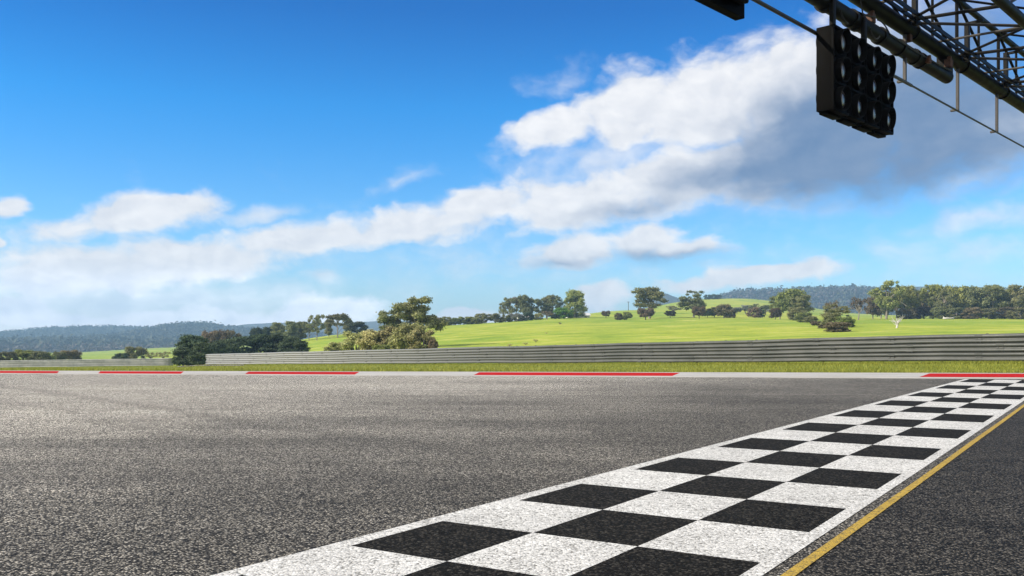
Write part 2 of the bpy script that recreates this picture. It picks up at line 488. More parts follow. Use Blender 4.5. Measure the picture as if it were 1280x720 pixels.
# smooth the field rows a little so that control columns leave no creases
B = Rg.copy()
def blur(A, ax, n):
    for _ in range(n):
        P_ = np.concatenate([A.take([0], ax), A, A.take([-1], ax)], ax)
        sl = [slice(None)] * 2
        a, b, c = sl[:], sl[:], sl[:]
        a[ax] = slice(0, -2); b[ax] = slice(1, -1); c[ax] = slice(2, None)
        A = 0.25 * P_[tuple(a)] + 0.5 * P_[tuple(b)] + 0.25 * P_[tuple(c)]
    return A
Fl = B[NV:, :]
Fl = blur(Fl, 0, 5)
main = (PX > -210) & (PX < 1510)
idx = np.where(main)[0]
Fl[:, idx] = blur(Fl[:, idx], 1, 10)
w = np.clip(np.arange(Fl.shape[0]) / 6.0, 0, 1)[:, None]
B[NV:, :] = Rg[NV:, :] * (1 - w) + Fl * w
Zg = CAM_H + (HZ - B) * Yg / F
Xg = (PX[None, :] - 640.0) / F * Yg
# gentle natural unevenness
def vnoise(x, y, s, seed):
    x = x / s; y = y / s
    xi = np.floor(x).astype(int); yi = np.floor(y).astype(int)
    fx = x - xi; fy = y - yi
    fx = fx * fx * (3 - 2 * fx); fy = fy * fy * (3 - 2 * fy)
    def h(a, b):
        n = np.sin(a * 127.1 + b * 311.7 + seed * 17.3) * 43758.5453
        return n - np.floor(n)
    return (h(xi, yi) * (1 - fx) + h(xi + 1, yi) * fx) * (1 - fy) + (h(xi, yi + 1) * (1 - fx) + h(xi + 1, yi + 1) * fx) * fy - 0.5
fade = np.clip((np.arange(Yg.shape[0]) - NV) / 10.0, 0, 1)[:, None]
Zg += fade * (vnoise(Xg, Yg, 35, 1) * 0.5 + vnoise(Xg, Yg, 11, 2) * 0.22)
Zg[1:NV - 1] += 0.03 * vnoise(Xg[1:NV - 1], Yg[1:NV - 1], 1.7, 3) * 2

def terrain_z(px, Y):
    j = int(np.clip(np.searchsorted(PX, px) - 1, 0, nP - 2))
    t = (px - PX[j]) / (PX[j + 1] - PX[j])
    a = np.interp(Y, Yg[:, j], Zg[:, j]); b = np.interp(Y, Yg[:, j + 1], Zg[:, j + 1])
    return float(a * (1 - t) + b * t)
def terrain_zXY(X, Y): return terrain_z(640.0 + F * X / Y, Y)

def grid_faces(r0, r1):
    i = np.arange(r0, r1); j = np.arange(nP - 1)
    I, J = np.meshgrid(i, j, indexing='ij')
    a = I * nP + J
    return np.stack([a, a + 1, a + nP + 1, a + nP], -1).reshape(-1, 4)
V = np.stack([Xg, Yg, Zg], -1).reshape(-1, 3)
def sub_grid(name, r0, r1, mat):
    sub = V.reshape(-1, nP, 3)[r0:r1 + 1].reshape(-1, 3)
    f = grid_faces(0, r1 - r0)
    return tag(link(name, mesh_np(name, sub, f, True), mat), kind='structure')
r_field_end = NV - 1 + int(149 * 0.56)
tag(sub_grid('grass_verge', 0, NV - 1, M['verge']))
# split field / distant ground where Y passes ~1100 m in the middle of the picture
jmid = int(np.searchsorted(PX, 640))
r_split = int(np.searchsorted(Yg[:, jmid], 1050))
sub_grid('field', NV - 1, r_split, M['field'])
sub_grid('distant_ground', r_split, Yg.shape[0] - 1, M['forest_floor'])

# asphalt sheet: follows the kerb front, reaches far behind and aside
pk = np.linspace(-2400, 3200, 200)
front = np.array([[at(p, Ykf(p)), Ykf(p) + 0.02, 0.0] for p in pk])
back = front.copy(); back[:, 1] = -90.0; back[:, 0] = np.linspace(-140, 140, 200)
vv = np.concatenate([front, back]); ff = [[i + 200, i + 201, i + 1, i] for i in range(199)]
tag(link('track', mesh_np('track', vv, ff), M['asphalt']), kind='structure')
g = np.array([[-12000, -2000, -0.35], [12000, -2000, -0.35], [12000, 20, -0.35], [-12000, 20, -0.35]])
tag(link('ground', mesh_np('ground', g, [[0, 1, 2, 3]]), M['field']), kind='structure')

# kerb : ramp, flat crest and white front lip; red and white segments
def kerb_pt(px, s):
    """s=0 front lip foot, 1 back crest"""
    yf, yb = Ykf(px), Ykb(px)
    Y = yf + (yb - yf) * s
    return (at(px, Y), Y)
segs = [(-2400, -700, 1), (-700, -330, 0), (-330, -60, 1), (-60, 0, 1), (0, 71, 1), (71, 122, 0), (122, 225, 1), (225, 305, 0), (305, 442, 1), (442, 590, 0),
        (590, 838, 1), (838, 1146, 0), (1146, 1560, 1), (1560, 2000, 0), (2000, 3200, 1)]
prof = [(0.0, 0.0), (0.0, 0.022), (0.17, 0.036), (0.172, 0.036), (0.86, 0.098), (1.0, KZ), (1.02, KZ), (1.03, -0.3)]
kv, kf, km = [], [], []
def skew(px, s):                            # segment ends are cut on a slant
    return px + s * 0.014 * (px + 160) if px > -300 else px
for (a, b, red) in segs:
    n = max(2, int((b - a) / 20))
    base = len(kv)
    for i in range(n + 1):
        p0 = a + (b - a) * i / n
        for (s, z) in prof:
            p = skew(p0, min(s, 1)) if -300 < p0 else p0
            X, Y = kerb_pt(p, s); kv.append((X, Y, z))
    L = len(prof)
    for i in range(n):
        for k in range(L - 1):
            kf.append((base + i * L + k, base + (i + 1) * L + k, base + (i + 1) * L + k + 1, base + i * L + k + 1))
            km.append(1 if (red and 3 <= k <= 3) or (red and k == 2) else 0)
me = mesh_np('kerb', kv, kf)
me.materials.append(M['kerb_white']); me.materials.append(M['kerb_red'])
me.polygons.foreach_set('material_index', np.array(km, dtype=np.int32))
tag(link('kerb', me, None), kind='structure')

# start line: white base with three files of dark rectangles
rows = [0.2, 0.95, 1.72, 2.48, 3.26, 4.06, 4.95, 5.89, 6.86, 7.88, 8.92, 10.04, 11.21, 12.45, 13.74, 15.10, 16.60, 18.10, 19.70, 21.36, 23.15, 25.08, 27.15, 29.3, 31.6]
lats = [-3.86, -3.735, -3.035, -2.325, -1.60, -1.505]
def end_along(lat):                        # where the kerb front cuts the line
    for t in np.arange(20, 40, 0.02):
        p = LD * t + LN * lat
        px = 640 + F * p.x / p.y
        if p.y > Ykf(px) - 0.12: return t
    return 40
def drift(t): return 0.0
def P2(al, la, z): return tuple((LD * al + LN * la) + Vector((0, 0, z)))
qv, qf, qm = [], [], []
def quad(a0, a1, l0, l1, mi):
    e0, e1 = end_along(l0), end_along(l1)
    n = len(qv)
    A0 = min(a0, e0); B0 = min(a0, e1); A1 = min(a1, e0); B1 = min(a1, e1)
    if A1 - A0 < 1e-3 and B1 - B0 < 1e-3: return
    qv.extend([P2(A0, l0, .004), P2(B0, l1, .004), P2(B1, l1, .004), P2(A1, l0, .004)])
    qf.append((n, n + 1, n + 2, n + 3)); qm.append(mi)
# first dark corner of the left file in the photo sits between along 4.06 and 4.95
for i in range(len(rows) - 1):
    for c in range(5):
        inner = 1 <= c <= 3
        dark = inner and ((i + c) % 2 == 0)
        quad(rows[i], rows[i + 1], lats[c], lats[c + 1], 1 if dark else 0)
me = mesh_np('start_line_marking', qv, qf)
me.materials.append(M['white_paint']); me.materials.append(M['black_paint'])
me.polygons.foreach_set('material_index', np.array(qm, dtype=np.int32))
tag(link('start_line_marking', me, None), kind='structure')
yv, yf_ = [], []
for i in range(60):
    t = -3 + i * 0.6
    t = min(t, end_along(-1.39))
    wob = 0.0025 * math.sin(t * 0.9)
    yv += [P2(t, -1.425 + wob, .004), P2(t, -1.362 + wob * 0.6, .004)]
yf_ = [(2 * i, 2 * i + 1, 2 * i + 3, 2 * i + 2) for i in range(59)]
tag(link('yellow_line_marking', mesh_np('yellow_line_marking', yv, yf_), M['yellow_paint']), kind='structure')

# access track in the gap between the two barriers
av = []
pxs = np.linspace(222, 305, 16)
for p in pxs:
    yb = Ybar(min(max(p, 262), 305))
    y0 = yb * 0.80; y1 = yb * 1.02
    for k in range(8):
        Y = y0 + (y1 - y0) * k / 7
        av.append((at(p, Y), Y, terrain_z(p, Y) + 0.05))
af = [(i * 8 + k, (i + 1) * 8 + k, (i + 1) * 8 + k + 1, i * 8 + k + 1) for i in range(15) for k in range(7)]
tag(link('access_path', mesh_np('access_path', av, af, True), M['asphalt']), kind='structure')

# ------------------------------------------------------------------ crash barriers
def barrier(name, px0, px1, label, yfun, basefun, steel='steel'):
    """three stacked W-beam rails on posts, following the line between two columns"""
    A = Vector((at(px0, yfun(px0)), yfun(px0), 0)); Bv = Vector((at(px1, yfun(px1)), yfun(px1), 0))
    L = (Bv - A).length; d = (Bv - A).normalized()
    nrm = Vector((d.y, -d.x, 0))
    if nrm.y > 0: nrm = -nrm               # towards the track
    root = empty(name, tuple(A + Vector((0, 0, zof(basefun(px0), A.y)))))
    inv = root.location.copy()
    def base_z(p):
        px = 640 + F * p.x / p.y
        return zof(basefun(px), p.y)
    n = max(2, int(L / 2.0))
    # profile of a W-beam (offset towards the track, height)
    bh = 0.405
    w = [(0.000, 0.0), (0.012, 0.014), (0.080, 0.050), (0.090, 0.062), (0.092, 0.100), (0.086, 0.132), (0.014, 0.172), (0.004, 0.186), (0.0, 0.2025)]
    prof_ = w + [(x, bh - z) for x, z in w[-2::-1]]
    for k in range(3):
        z0 = 0.085 + k * (bh - 0.006)
        vv_, ff_ = [], []
        m_ = len(prof_)
        pts = []
        for i in range(n + 1):
            # 4 m beams overlap: step of the joint
            pts.append((i / n, 0.0))
        for (t, o) in pts:
            p = A + d * (L * t)
            bz = base_z(p) + 0.012 * math.sin(t * 40) + 0.008 * math.sin(t * 97)
            for (ox, oz) in prof_:
                q = p + nrm * (ox + o)
                vv_.append((q.x - inv.x, q.y - inv.y, bz + z0 + oz - inv.z))
        for i in range(n):
            for j in range(m_ - 1):
                ff_.append((i * m_ + j, (i + 1) * m_ + j, (i + 1) * m_ + j + 1, i * m_ + j + 1))
        r = link('rail', mesh_np('rail', vv_, ff_, False), M[steel], root)
        so = r.modifiers.new('thickness', 'SOLIDIFY'); so.thickness = 0.006
        # splices where two beams overlap, each with its bolts
        jn = int(L / 4.0)
        for j in range(jn + 1):
            if j > 30: break
            bm = bmesh.new()
            p = A + d * min(L - 0.02, j * 4.0 + 0.9 * (k % 2))
            bz = base_z(p)
            ring = []
            for e in (-0.16, 0.16):
                ring.append([bm.verts.new(tuple(p + d * e + nrm * (ox + 0.004) + Vector((0, 0, bz + z0 + oz)) - inv)) for ox, oz in prof_[1:-1]])
                ring.append([bm.verts.new(tuple(p + d * e + nrm * (ox + 0.010) + Vector((0, 0, bz + z0 + oz)) - inv)) for ox, oz in prof_[1:-1]])
            for (ra, rb_) in ((ring[1], ring[3]), (ring[2], ring[0]), (ring[0], ring[1]), (ring[3], ring[2])):
                for a in range(len(ra) - 1):
                    bm.faces.new((ra[a], rb_[a], rb_[a + 1], ra[a + 1]))
            nf = len(bm.faces)
            for (oz, ox) in ((0.2025, 0.012), (0.058, 0.075), (0.347, 0.075)):
                for e in (-0.1, 0.1):
                    add_box(bm, p + d * e + nrm * (ox + 0.006) + Vector((0, 0, bz + z0 + oz)) - inv, d, nrm, (0, 0, 1), 0.02, 0.016, 0.02)
            bm.faces.ensure_lookup_table()
            for f_ in bm.faces[nf:]: f_.material_index = 1
            link('splice_plate', bm_mesh(bm, 'splice_plate'), [M[steel], M['post']], root)
    # posts behind the rails
    bm = bmesh.new()
    add_box(bm, (0, 0, 0.55), d, nrm, (0, 0, 1), 0.05, 0.004, 0.75)
    add_box(bm, (0, 0, 0.55), d, nrm, (0, 0, 1), 0.004, 0.06, 0.75)
    add_box(bm, Vector((0, 0, 0.55)) - nrm * 0.06, d, nrm, (0, 0, 1), 0.05, 0.004, 0.75)
    pm = bm_mesh(bm, 'post')
    step = 2.0 if L < 110 else 4.0
    for j in range(int(L / step) + 1):
        if j > 95: break
        p = A + d * (j * step + 0.3) - nrm * 0.075
        o = link('post', pm, M['post'] if j == 0 else None, root)
        o.location = p + Vector((0, 0, base_z(p))) - inv
    tag(root, label, 'crash barrier', 'steel crash barriers beside the track')
    return root
barrier('crash_barrier', 258.5, 1700, 'long triple-rail steel crash barrier below the bright green field, running to the right edge', lambda p: BAR_H * F / bar_h(p), bar_base_px)
barrier('crash_barrier', -260, 217, 'shorter far steel crash barrier left of the gap with the dark green tree', lambda p: BAR_H * F / left_bar_h(p), left_base_px, 'steel_lit')

# ------------------------------------------------------------------ gantry
GD = Vector((720 + 360, 1169, 0)).normalized()            # along the gantry: vanishing point at photo x=1720
GD = Vector((1720 - 640, 1169, 0)).normalized()
GN = Vector((GD.y, -GD.x, 0))                             # to the right, towards the camera side
G0 = Vector((7.93, 17.17, 0))
UP = Vector((0, 0, 1))
def gt(px, off=0.0):
    """distance along the gantry of the point seen at column px, for a line offset sideways"""
    u = (px - 640.0) / F
    p = G0 + GN * off
    return (u * p.y - p.x) / (GD.x - u * GD.y)
def gp(t, off=0.0, z=0.0): return G0 + GD * t + GN * off + UP * z
def gz(px, py, off=0.0):
    p = gp(gt(px, off), off)
    return CAM_H + (HZ - py) * p.y / F

z_pipe2 = gz(1280, 140) + 0.125
z_pipe1 = gz(1178, 101) + 0.115
z_rod = gz(1280, 184)
W_G = 1.55
z_up = z_pipe2 + 1.18
T0, T1 = -21.2, 11.6
gant = empty('start_gantry', tuple(gp(T0)))
tag(gant, 'dark steel lattice gantry spanning overhead across the track at upper right', 'gantry')
GI = gant.location.copy()
def gpart(name, bm, mat, parent=None, smooth=True):
    me = bm_mesh(bm, name)
    if smooth:
        for p in me.polygons: p.use_smooth = len(p.vertices) == 4
        try: me.set_sharp_from_angle(angle=R(40))
        except Exception: pass
    for v in me.vertices: v.co -= GI
    return link(name, me, mat, parent or gant)
def tube_part(name, a, b, r, mat, seg=12, parent=None):
    bm = bmesh.new(); add_tube(bm, [a, b], r, seg); return gpart(name, bm, mat, parent)
# chords
bm = bmesh.new(); add_tube(bm, [gp(T0, 0, z_pipe2), gp(T1, 0, z_pipe2)], 0.125, 20)
for t in np.arange(T0 + 1.0, T1, 2.65): add_tube(bm, [gp(t, 0, z_pipe2), gp(t + 0.05, 0, z_pipe2)], 0.15, 20)
gpart('lower_chord', bm, M['gantry'])
tube_part('lower_chord', gp(T0, W_G, z_pipe2), gp(T1, W_G, z_pipe2), 0.085, M['gantry'], 14)
tube_part('upper_chord', gp(T0, 0, z_up), gp(T1, 0, z_up), 0.06, M['gantry'], 12)
tube_part('upper_chord', gp(T0, W_G, z_up), gp(T1, W_G, z_up), 0.06, M['gantry'], 12)
# cable tray beside the main chord
bm = bmesh.new()
for o in (0.20, 0.32):
    add_box(bm, gp((T0 + T1) / 2, o, z_pipe2 + 0.06), GD, GN, UP, (T1 - T0) / 2, 0.012, 0.035)
for t in np.arange(T0, T1, 1.325): add_box(bm, gp(t, 0.26, z_pipe2 + 0.03), GD, GN, UP, 0.03, 0.07, 0.006)
gpart('cable_tray', bm, M['gantry'], None, False)
# lattice
BAY = 2.65
nodes_t = [gt(1196, 0) + BAY * k for k in range(-8, 5)]
for i, t in enumerate(nodes_t):
    for o in (0.0, W_G):
        tube_part('post', gp(t, o, z_pipe2), gp(t, o, z_up), 0.034 if o == 0 else 0.045, M['gantry'], 8)
    tube_part('cross_strut', gp(t, 0, z_pipe2 + 0.11), gp(t, W_G, z_pipe2), 0.03, M['gantry'], 8)
    tube_part('cross_strut', gp(t, 0, z_up), gp(t, W_G, z_up), 0.03, M['gantry'], 8)
    if i + 1 < len(nodes_t):
        t2 = nodes_t[i + 1]; tm = (t + t2) / 2
        tube_part('diagonal_brace', gp(t, 0, z_up), gp(t2, 0, z_pipe2), 0.03, M['gantry'], 8)
        tube_part('diagonal_brace', gp(t2, W_G, z_up), gp(t, W_G, z_pipe2), 0.03, M['gantry'], 8)
        tube_part('diagonal_brace', gp(t, 0, z_pipe2 + 0.08), gp(tm, W_G, z_pipe2), 0.026, M['gantry_grey'], 8)
        tube_part('diagonal_brace', gp(tm, W_G, z_pipe2), gp(t2, 0, z_pipe2 + 0.08), 0.026, M['gantry'], 8)
        tube_part('cross_strut', gp(tm, 0, z_pipe2 + 0.05), gp(tm, W_G, z_pipe2), 0.022, M['gantry_grey'], 8)
        tube_part('diagonal_brace', gp(t, 0, z_up), gp(t2, W_G, z_up), 0.024, M['gantry'], 8)
        tube_part('post', gp(tm, 0, z_pipe2), gp(tm, 0, z_up), 0.026, M['gantry'], 8)
# light rail under the main chord, ends at photo x=1190 with a plate going up
t_end = gt(1184, 0)
bm = bmesh.new()
add_tube(bm, [gp(T0 + 2, 0, z_pipe1), gp(t_end, 0, z_pipe1)], 0.115, 20)
for t in (gt(1062), gt(1098), gt(1122), gt(1141), gt(1149)): add_tube(bm, [gp(t, 0, z_pipe1), gp(t + 0.07, 0, z_pipe1)], 0.138, 20)
gpart('light_rail', bm, M['gantry'])
bm = bmesh.new(); add_box(bm, gp(t_end - 0.13, 0, (z_pipe1 + z_pipe2) / 2 + 0.0), GD, GN, UP, 0.15, 0.10, (z_pipe2 - z_pipe1) / 2 - 0.02, 0.01)
gpart('end_plate', bm, M['gantry'], None, False)
for t in np.arange(t_end - 5.3, T0 + 2, -5.3):
    bm = bmesh.new(); add_box(bm, gp(t, 0, (z_pipe1 + z_pipe2) / 2), GD, GN, UP, 0.12, 0.08, (z_pipe2 - z_pipe1) / 2 - 0.02, 0.01)
    gpart('end_plate', bm, M['gantry'], None, False)
# service rod on hangers
tB = gt(946)
bm = bmesh.new()
add_tube(bm, [gp(T0 + 3, 0, z_rod), gp(gt(1139), 0, z_rod), gp(gt(1140), 0, z_rod), gp(T1, 0, z_rod)], [0.028, 0.028, 0.018, 0.018], 10)
gpart('service_rod', bm, M['gantry_grey'])
for px in (1131, 1197, 1246):
    t = gt(px)
    bm = bmesh.new()
    add_box(bm, gp(t, 0.0, (z_rod + z_pipe2) / 2), GD, GN, UP, 0.026, 0.026, (z_pipe2 - z_rod) / 2, 0.004)
    add_box(bm, gp(t, -0.05, z_rod + 0.02), GD, GN, UP, 0.03, 0.075, 0.02, 0.004)
    gpart('hanger', bm, M['gantry_grey'], None, False)
    bm = bmesh.new()
    add_box(bm, gp(t - 0.1, 0.20, z_pipe2 + 0.32), GD, GN, UP, 0.05, 0.04, 0.36, 0.008)
    add_box(bm, gp(t - 0.1, 0.32, z_pipe2 + 0.66), GD, GN, UP, 0.03, 0.16, 0.025, 0.006)
    gpart('hook_bracket', bm, M['gantry'], None, False)
# small rusty boxes and clamps on the chords
for (px, zz, off, s) in ((1134, z_pipe2 - 0.16, 0.02, 0.06), (1177, z_pipe2 - 0.24, 0.12, 0.07), (1086, z_pipe1 + 0.16, 0.03, 0.07), (1150, z_pipe1 - 0.02, 0.14, 0.05)):
    bm = bmesh.new(); add_box(bm, gp(gt(px), off, zz), GD, GN, UP, s, s * 0.8, s, 0.008)
    add_box(bm, gp(gt(px) + 0.02, off + 0.01, zz + s * 1.3), GD, GN, UP, s * 0.4, s * 0.5, s * 0.5, 0.005)
    gpart('junction_box', bm, M['rust'], None, False)
def cable(p0, p1, sag, n=9, r=0.012):
    pts = []
    for i in range(n):
        s = i / (n - 1)
        p = p0.lerp(p1, s); p.z -= sag * 4 * s * (1 - s); pts.append(p)
    bm = bmesh.new(); add_tube(bm, pts, r, 6); gpart('cable', bm, M['cable'])
cable(gp(gt(1066), 0.05, z_pipe1 + 0.50), gp(gt(1072), 0.08, z_pipe1 + 0.12), -0.06)
cable(gp(gt(1072), 0.08, z_pipe1 + 0.12), gp(gt(1086), 0.1, z_pipe1 + 0.18), 0.02)
cable(gp(gt(1089), 0.1, z_pipe1 + 0.15), gp(gt(1102), 0.13, z_pipe1 + 0.02), -0.05)
cable(gp(gt(1078), 0.12, z_pipe1 - 0.06), gp(gt(1090), 0.12, z_pipe1 - 0.10), 0.10)
cable(gp(gt(1040), 0.12, z_pipe1 - 0.06), gp(gt(1050), 0.12, z_pipe1 - 0.20), 0.04)
cable(gp(gt(1102), 0.13, z_pipe1 + 0.02), gp(gt(1180), 0.13, z_pipe1 + 0.06), 0.03)
# supporting columns outside the picture
for t in (T0 + 0.4, T1 - 0.4):
    for o in (0.0, W_G):
        tube_part('support_column', gp(t, o, -0.2), gp(t, o, z_up), 0.14, M['gantry'], 16)

# ------------------------------------------------------------------ signal panels
def signal_panel(px_n, px_r, off_f, off_b, z_bot, z_top, label, back_only=False, t_len=None, cols=4, rows_=3):
    tn, tr = gt(px_n, off_f), gt(px_r, off_f)
    if t_len is not None: tn = tr - t_len
    root = empty('signal_light_panel', tuple(gp((tn + tr) / 2, (off_f + off_b) / 2, z_bot)))
    I = root.location.copy()
    def part(name, bm, mat, parent=root, sharp=True):
        me = bm_mesh(bm, name)
        for p in me.polygons: p.use_smooth = True
        try: me.set_sharp_from_angle(angle=R(35))
        except Exception: pass
        for v in me.vertices: v.co -= I
        return link(name, me, mat, parent)
    w = (tr - tn) / cols; h = (z_top - z_bot) / rows_
    om = (off_f + off_b) / 2; dth = (off_f - off_b) / 2
    for c in range(cols):
        tc = tn + (c + 0.5) * w
        bm = bmesh.new()
        # stepped housing: wide body and a slightly raised, lower-reaching front frame
        add_box(bm, gp(tc, om, (z_bot + z_top) / 2), GD, GN, UP, w / 2 - 0.012, dth - 0.02, (z_top - z_bot) / 2 - 0.01, 0.012)
        add_box(bm, gp(tc + 0.01, om - 0.03, z_bot + 0.02), GD, GN, UP, w / 2 - 0.05, dth - 0.07, 0.045, 0.008)
        for r_ in range(rows_ + 1):         # ribs between the lamps
            zz = z_bot + 0.02 + (z_top - z_bot - 0.04) * r_ / rows_
            add_box(bm, gp(tc, off_f - 0.012, zz), GD, GN, UP, w / 2 - 0.03, 0.022, 0.018, 0.004)
        for e in (-1, 1):
            add_box(bm, gp(tc + e * (w / 2 - 0.03), off_f - 0.012, (z_bot + z_top) / 2), GD, GN, UP, 0.016, 0.02, (z_top - z_bot) / 2 - 0.02, 0.004)
        hs = part('lamp_housing', bm, M['housing'])
        for r_ in range(rows_):
            zc = z_bot + (r_ + 0.5) * h
            rad = min(w, h) * 0.43
            for side in (1, -1):
                o0 = off_f - 0.02 if side == 1 else off_b + 0.02
                ln = 0.12 if side == 1 else 0.055
                bm = bmesh.new()
                n = 28
                ring = {}
                for a, (rr, oo) in enumerate(((rad, 0.0), (rad, 1.0), (rad - 0.012, 1.0), (rad - 0.016, 0.02))):
                    for k in range(n):
                        an = 2 * math.pi * k / n
                        cut = 1.0 if oo < 0.5 else (0.62 + 0.38 * (0.5 + 0.5 * math.sin(an)))   # visor longer on top
                        p = gp(tc, o0 + side * ln * oo * cut, zc) + GD * math.cos(an) * rr + UP * math.sin(an) * rr
                        ring[a, k] = bm.verts.new(p)
                for a in range(3):
                    for k in range(n):
                        bm.faces.new((ring[a, k], ring[a, (k + 1) % n], ring[a + 1, (k + 1) % n], ring[a + 1, k]))
                part('hood', bm, M['hood_in'], hs)
                if side == 1:
                    bm = bmesh.new()
                    prev = None
                    for q in range(5):       # convex lens
                        an2 = q / 4 * R(60)
                        rr = (rad - 0.03) * math.sin(an2) / math.sin(R(60)); oo = 0.012 + 0.045 * (math.cos(an2) - 0.5) * 2
                        cur = [bm.verts.new(gp(tc, o0 + oo, zc) + GD * math.cos(2 * math.pi * k / 20) * max(rr, 1e-4) + UP * math.sin(2 * math.pi * k / 20) * max(rr, 1e-4)) for k in range(20)]
                        if prev:
                            for k in range(20): bm.faces.new((prev[k], prev[(k + 1) % 20], cur[(k + 1) % 20], cur[k]))
                        prev = cur
                    part('lens', bm, M['lens'], hs)
    # hanging brackets up to the rail
    for f in (0.17, 0.67):
        t = tn + (tr - tn) * f
        bm = bmesh.new()
        add_box(bm, gp(t, 0.12, (z_top + z_pipe1) / 2), GD, GN, UP, 0.05, 0.03, abs(z_pipe1 - z_top) / 2 + 0.03, 0.006)
        add_box(bm, gp(t, 0.10, z_top + 0.0), GD, GN, UP, 0.08, 0.09, 0.02, 0.004)
        add_tube(bm, [gp(t - 0.05, 0, z_pipe1), gp(t + 0.05, 0, z_pipe1)], 0.145, 16)
        part('hanging_bracket', bm, M['gantry'])
    tag(root, label, 'signal light')
    return root
OF, OB = 0.29, 0.02
signal_panel(1041, 1117, OF, OB, gz(1041, 137, OF), gz(1041, 28.7, OF), 'black start signal panel of round lamps, fully in view below the gantry')
# second panel, nearer and cropped by the top edge: body and a raised front part
zb = gz(920.5, 26, OB)
signal_panel(700, 936, OF, OB + 0.13, zb + 0.09, zb + 1.33, 'nearer black signal box cropped by the top edge, hanging left of the complete lamp panel', t_len=2.3)
def back_box():
    """deeper lower body behind the cropped panel"""
    root = [o for o in bpy.data.objects if o.name.startswith('signal_light_panel') and o.parent is None][-1]
    I = root.location
    bm = bmesh.new()
    te = gt(920.5, OB)
    add_box(bm, gp(te - 1.25, OB + 0.05, zb + 0.66), GD, GN, UP, 1.25, 0.065, 0.66, 0.008)
    me = bm_mesh(bm, 'back_box')
    for v in me.vertices: v.co -= I
    link('back_box', me, M['housing'], root)
back_box()

# ------------------------------------------------------------------ trees
def leaf_quads(centres, radii, counts, size, rng, up=0.35):
    """leaf sprays spread through ellipsoid clumps; returns verts, faces"""
    N = int(np.sum(counts))
    ci = np.repeat(np.arange(len(centres)), counts)
    d = rng.normal(size=(N, 3)); d /= np.linalg.norm(d, axis=1, keepdims=True)
    r = np.minimum(np.abs(rng.normal(size=N)) * 0.30 + rng.random(N) ** 0.6 * 0.72, 1.7)
    pos = centres[ci] + d * r[:, None] * radii[ci]
    nrm = d * 0.6 + rng.normal(size=(N, 3)) * 0.6 + np.array([0, 0, up])
    nrm /= np.linalg.norm(nrm, axis=1, keepdims=True)
    a = np.cross(nrm, rng.normal(size=(N, 3))); a /= np.linalg.norm(a, axis=1, keepdims=True)
    b = np.cross(nrm, a)
    s = size * (0.55 + 0.9 * rng.random(N))[:, None]
    a *= s * 0.62; b *= s
    # kite-shaped sprays
    v = np.stack([pos - b, pos + a * 0.9 - b * 0.1, pos + b, pos - a * 0.9 - b * 0.1], 1).reshape(-1, 3)
    f = np.arange(N * 4).reshape(-1, 4)
    return v, f

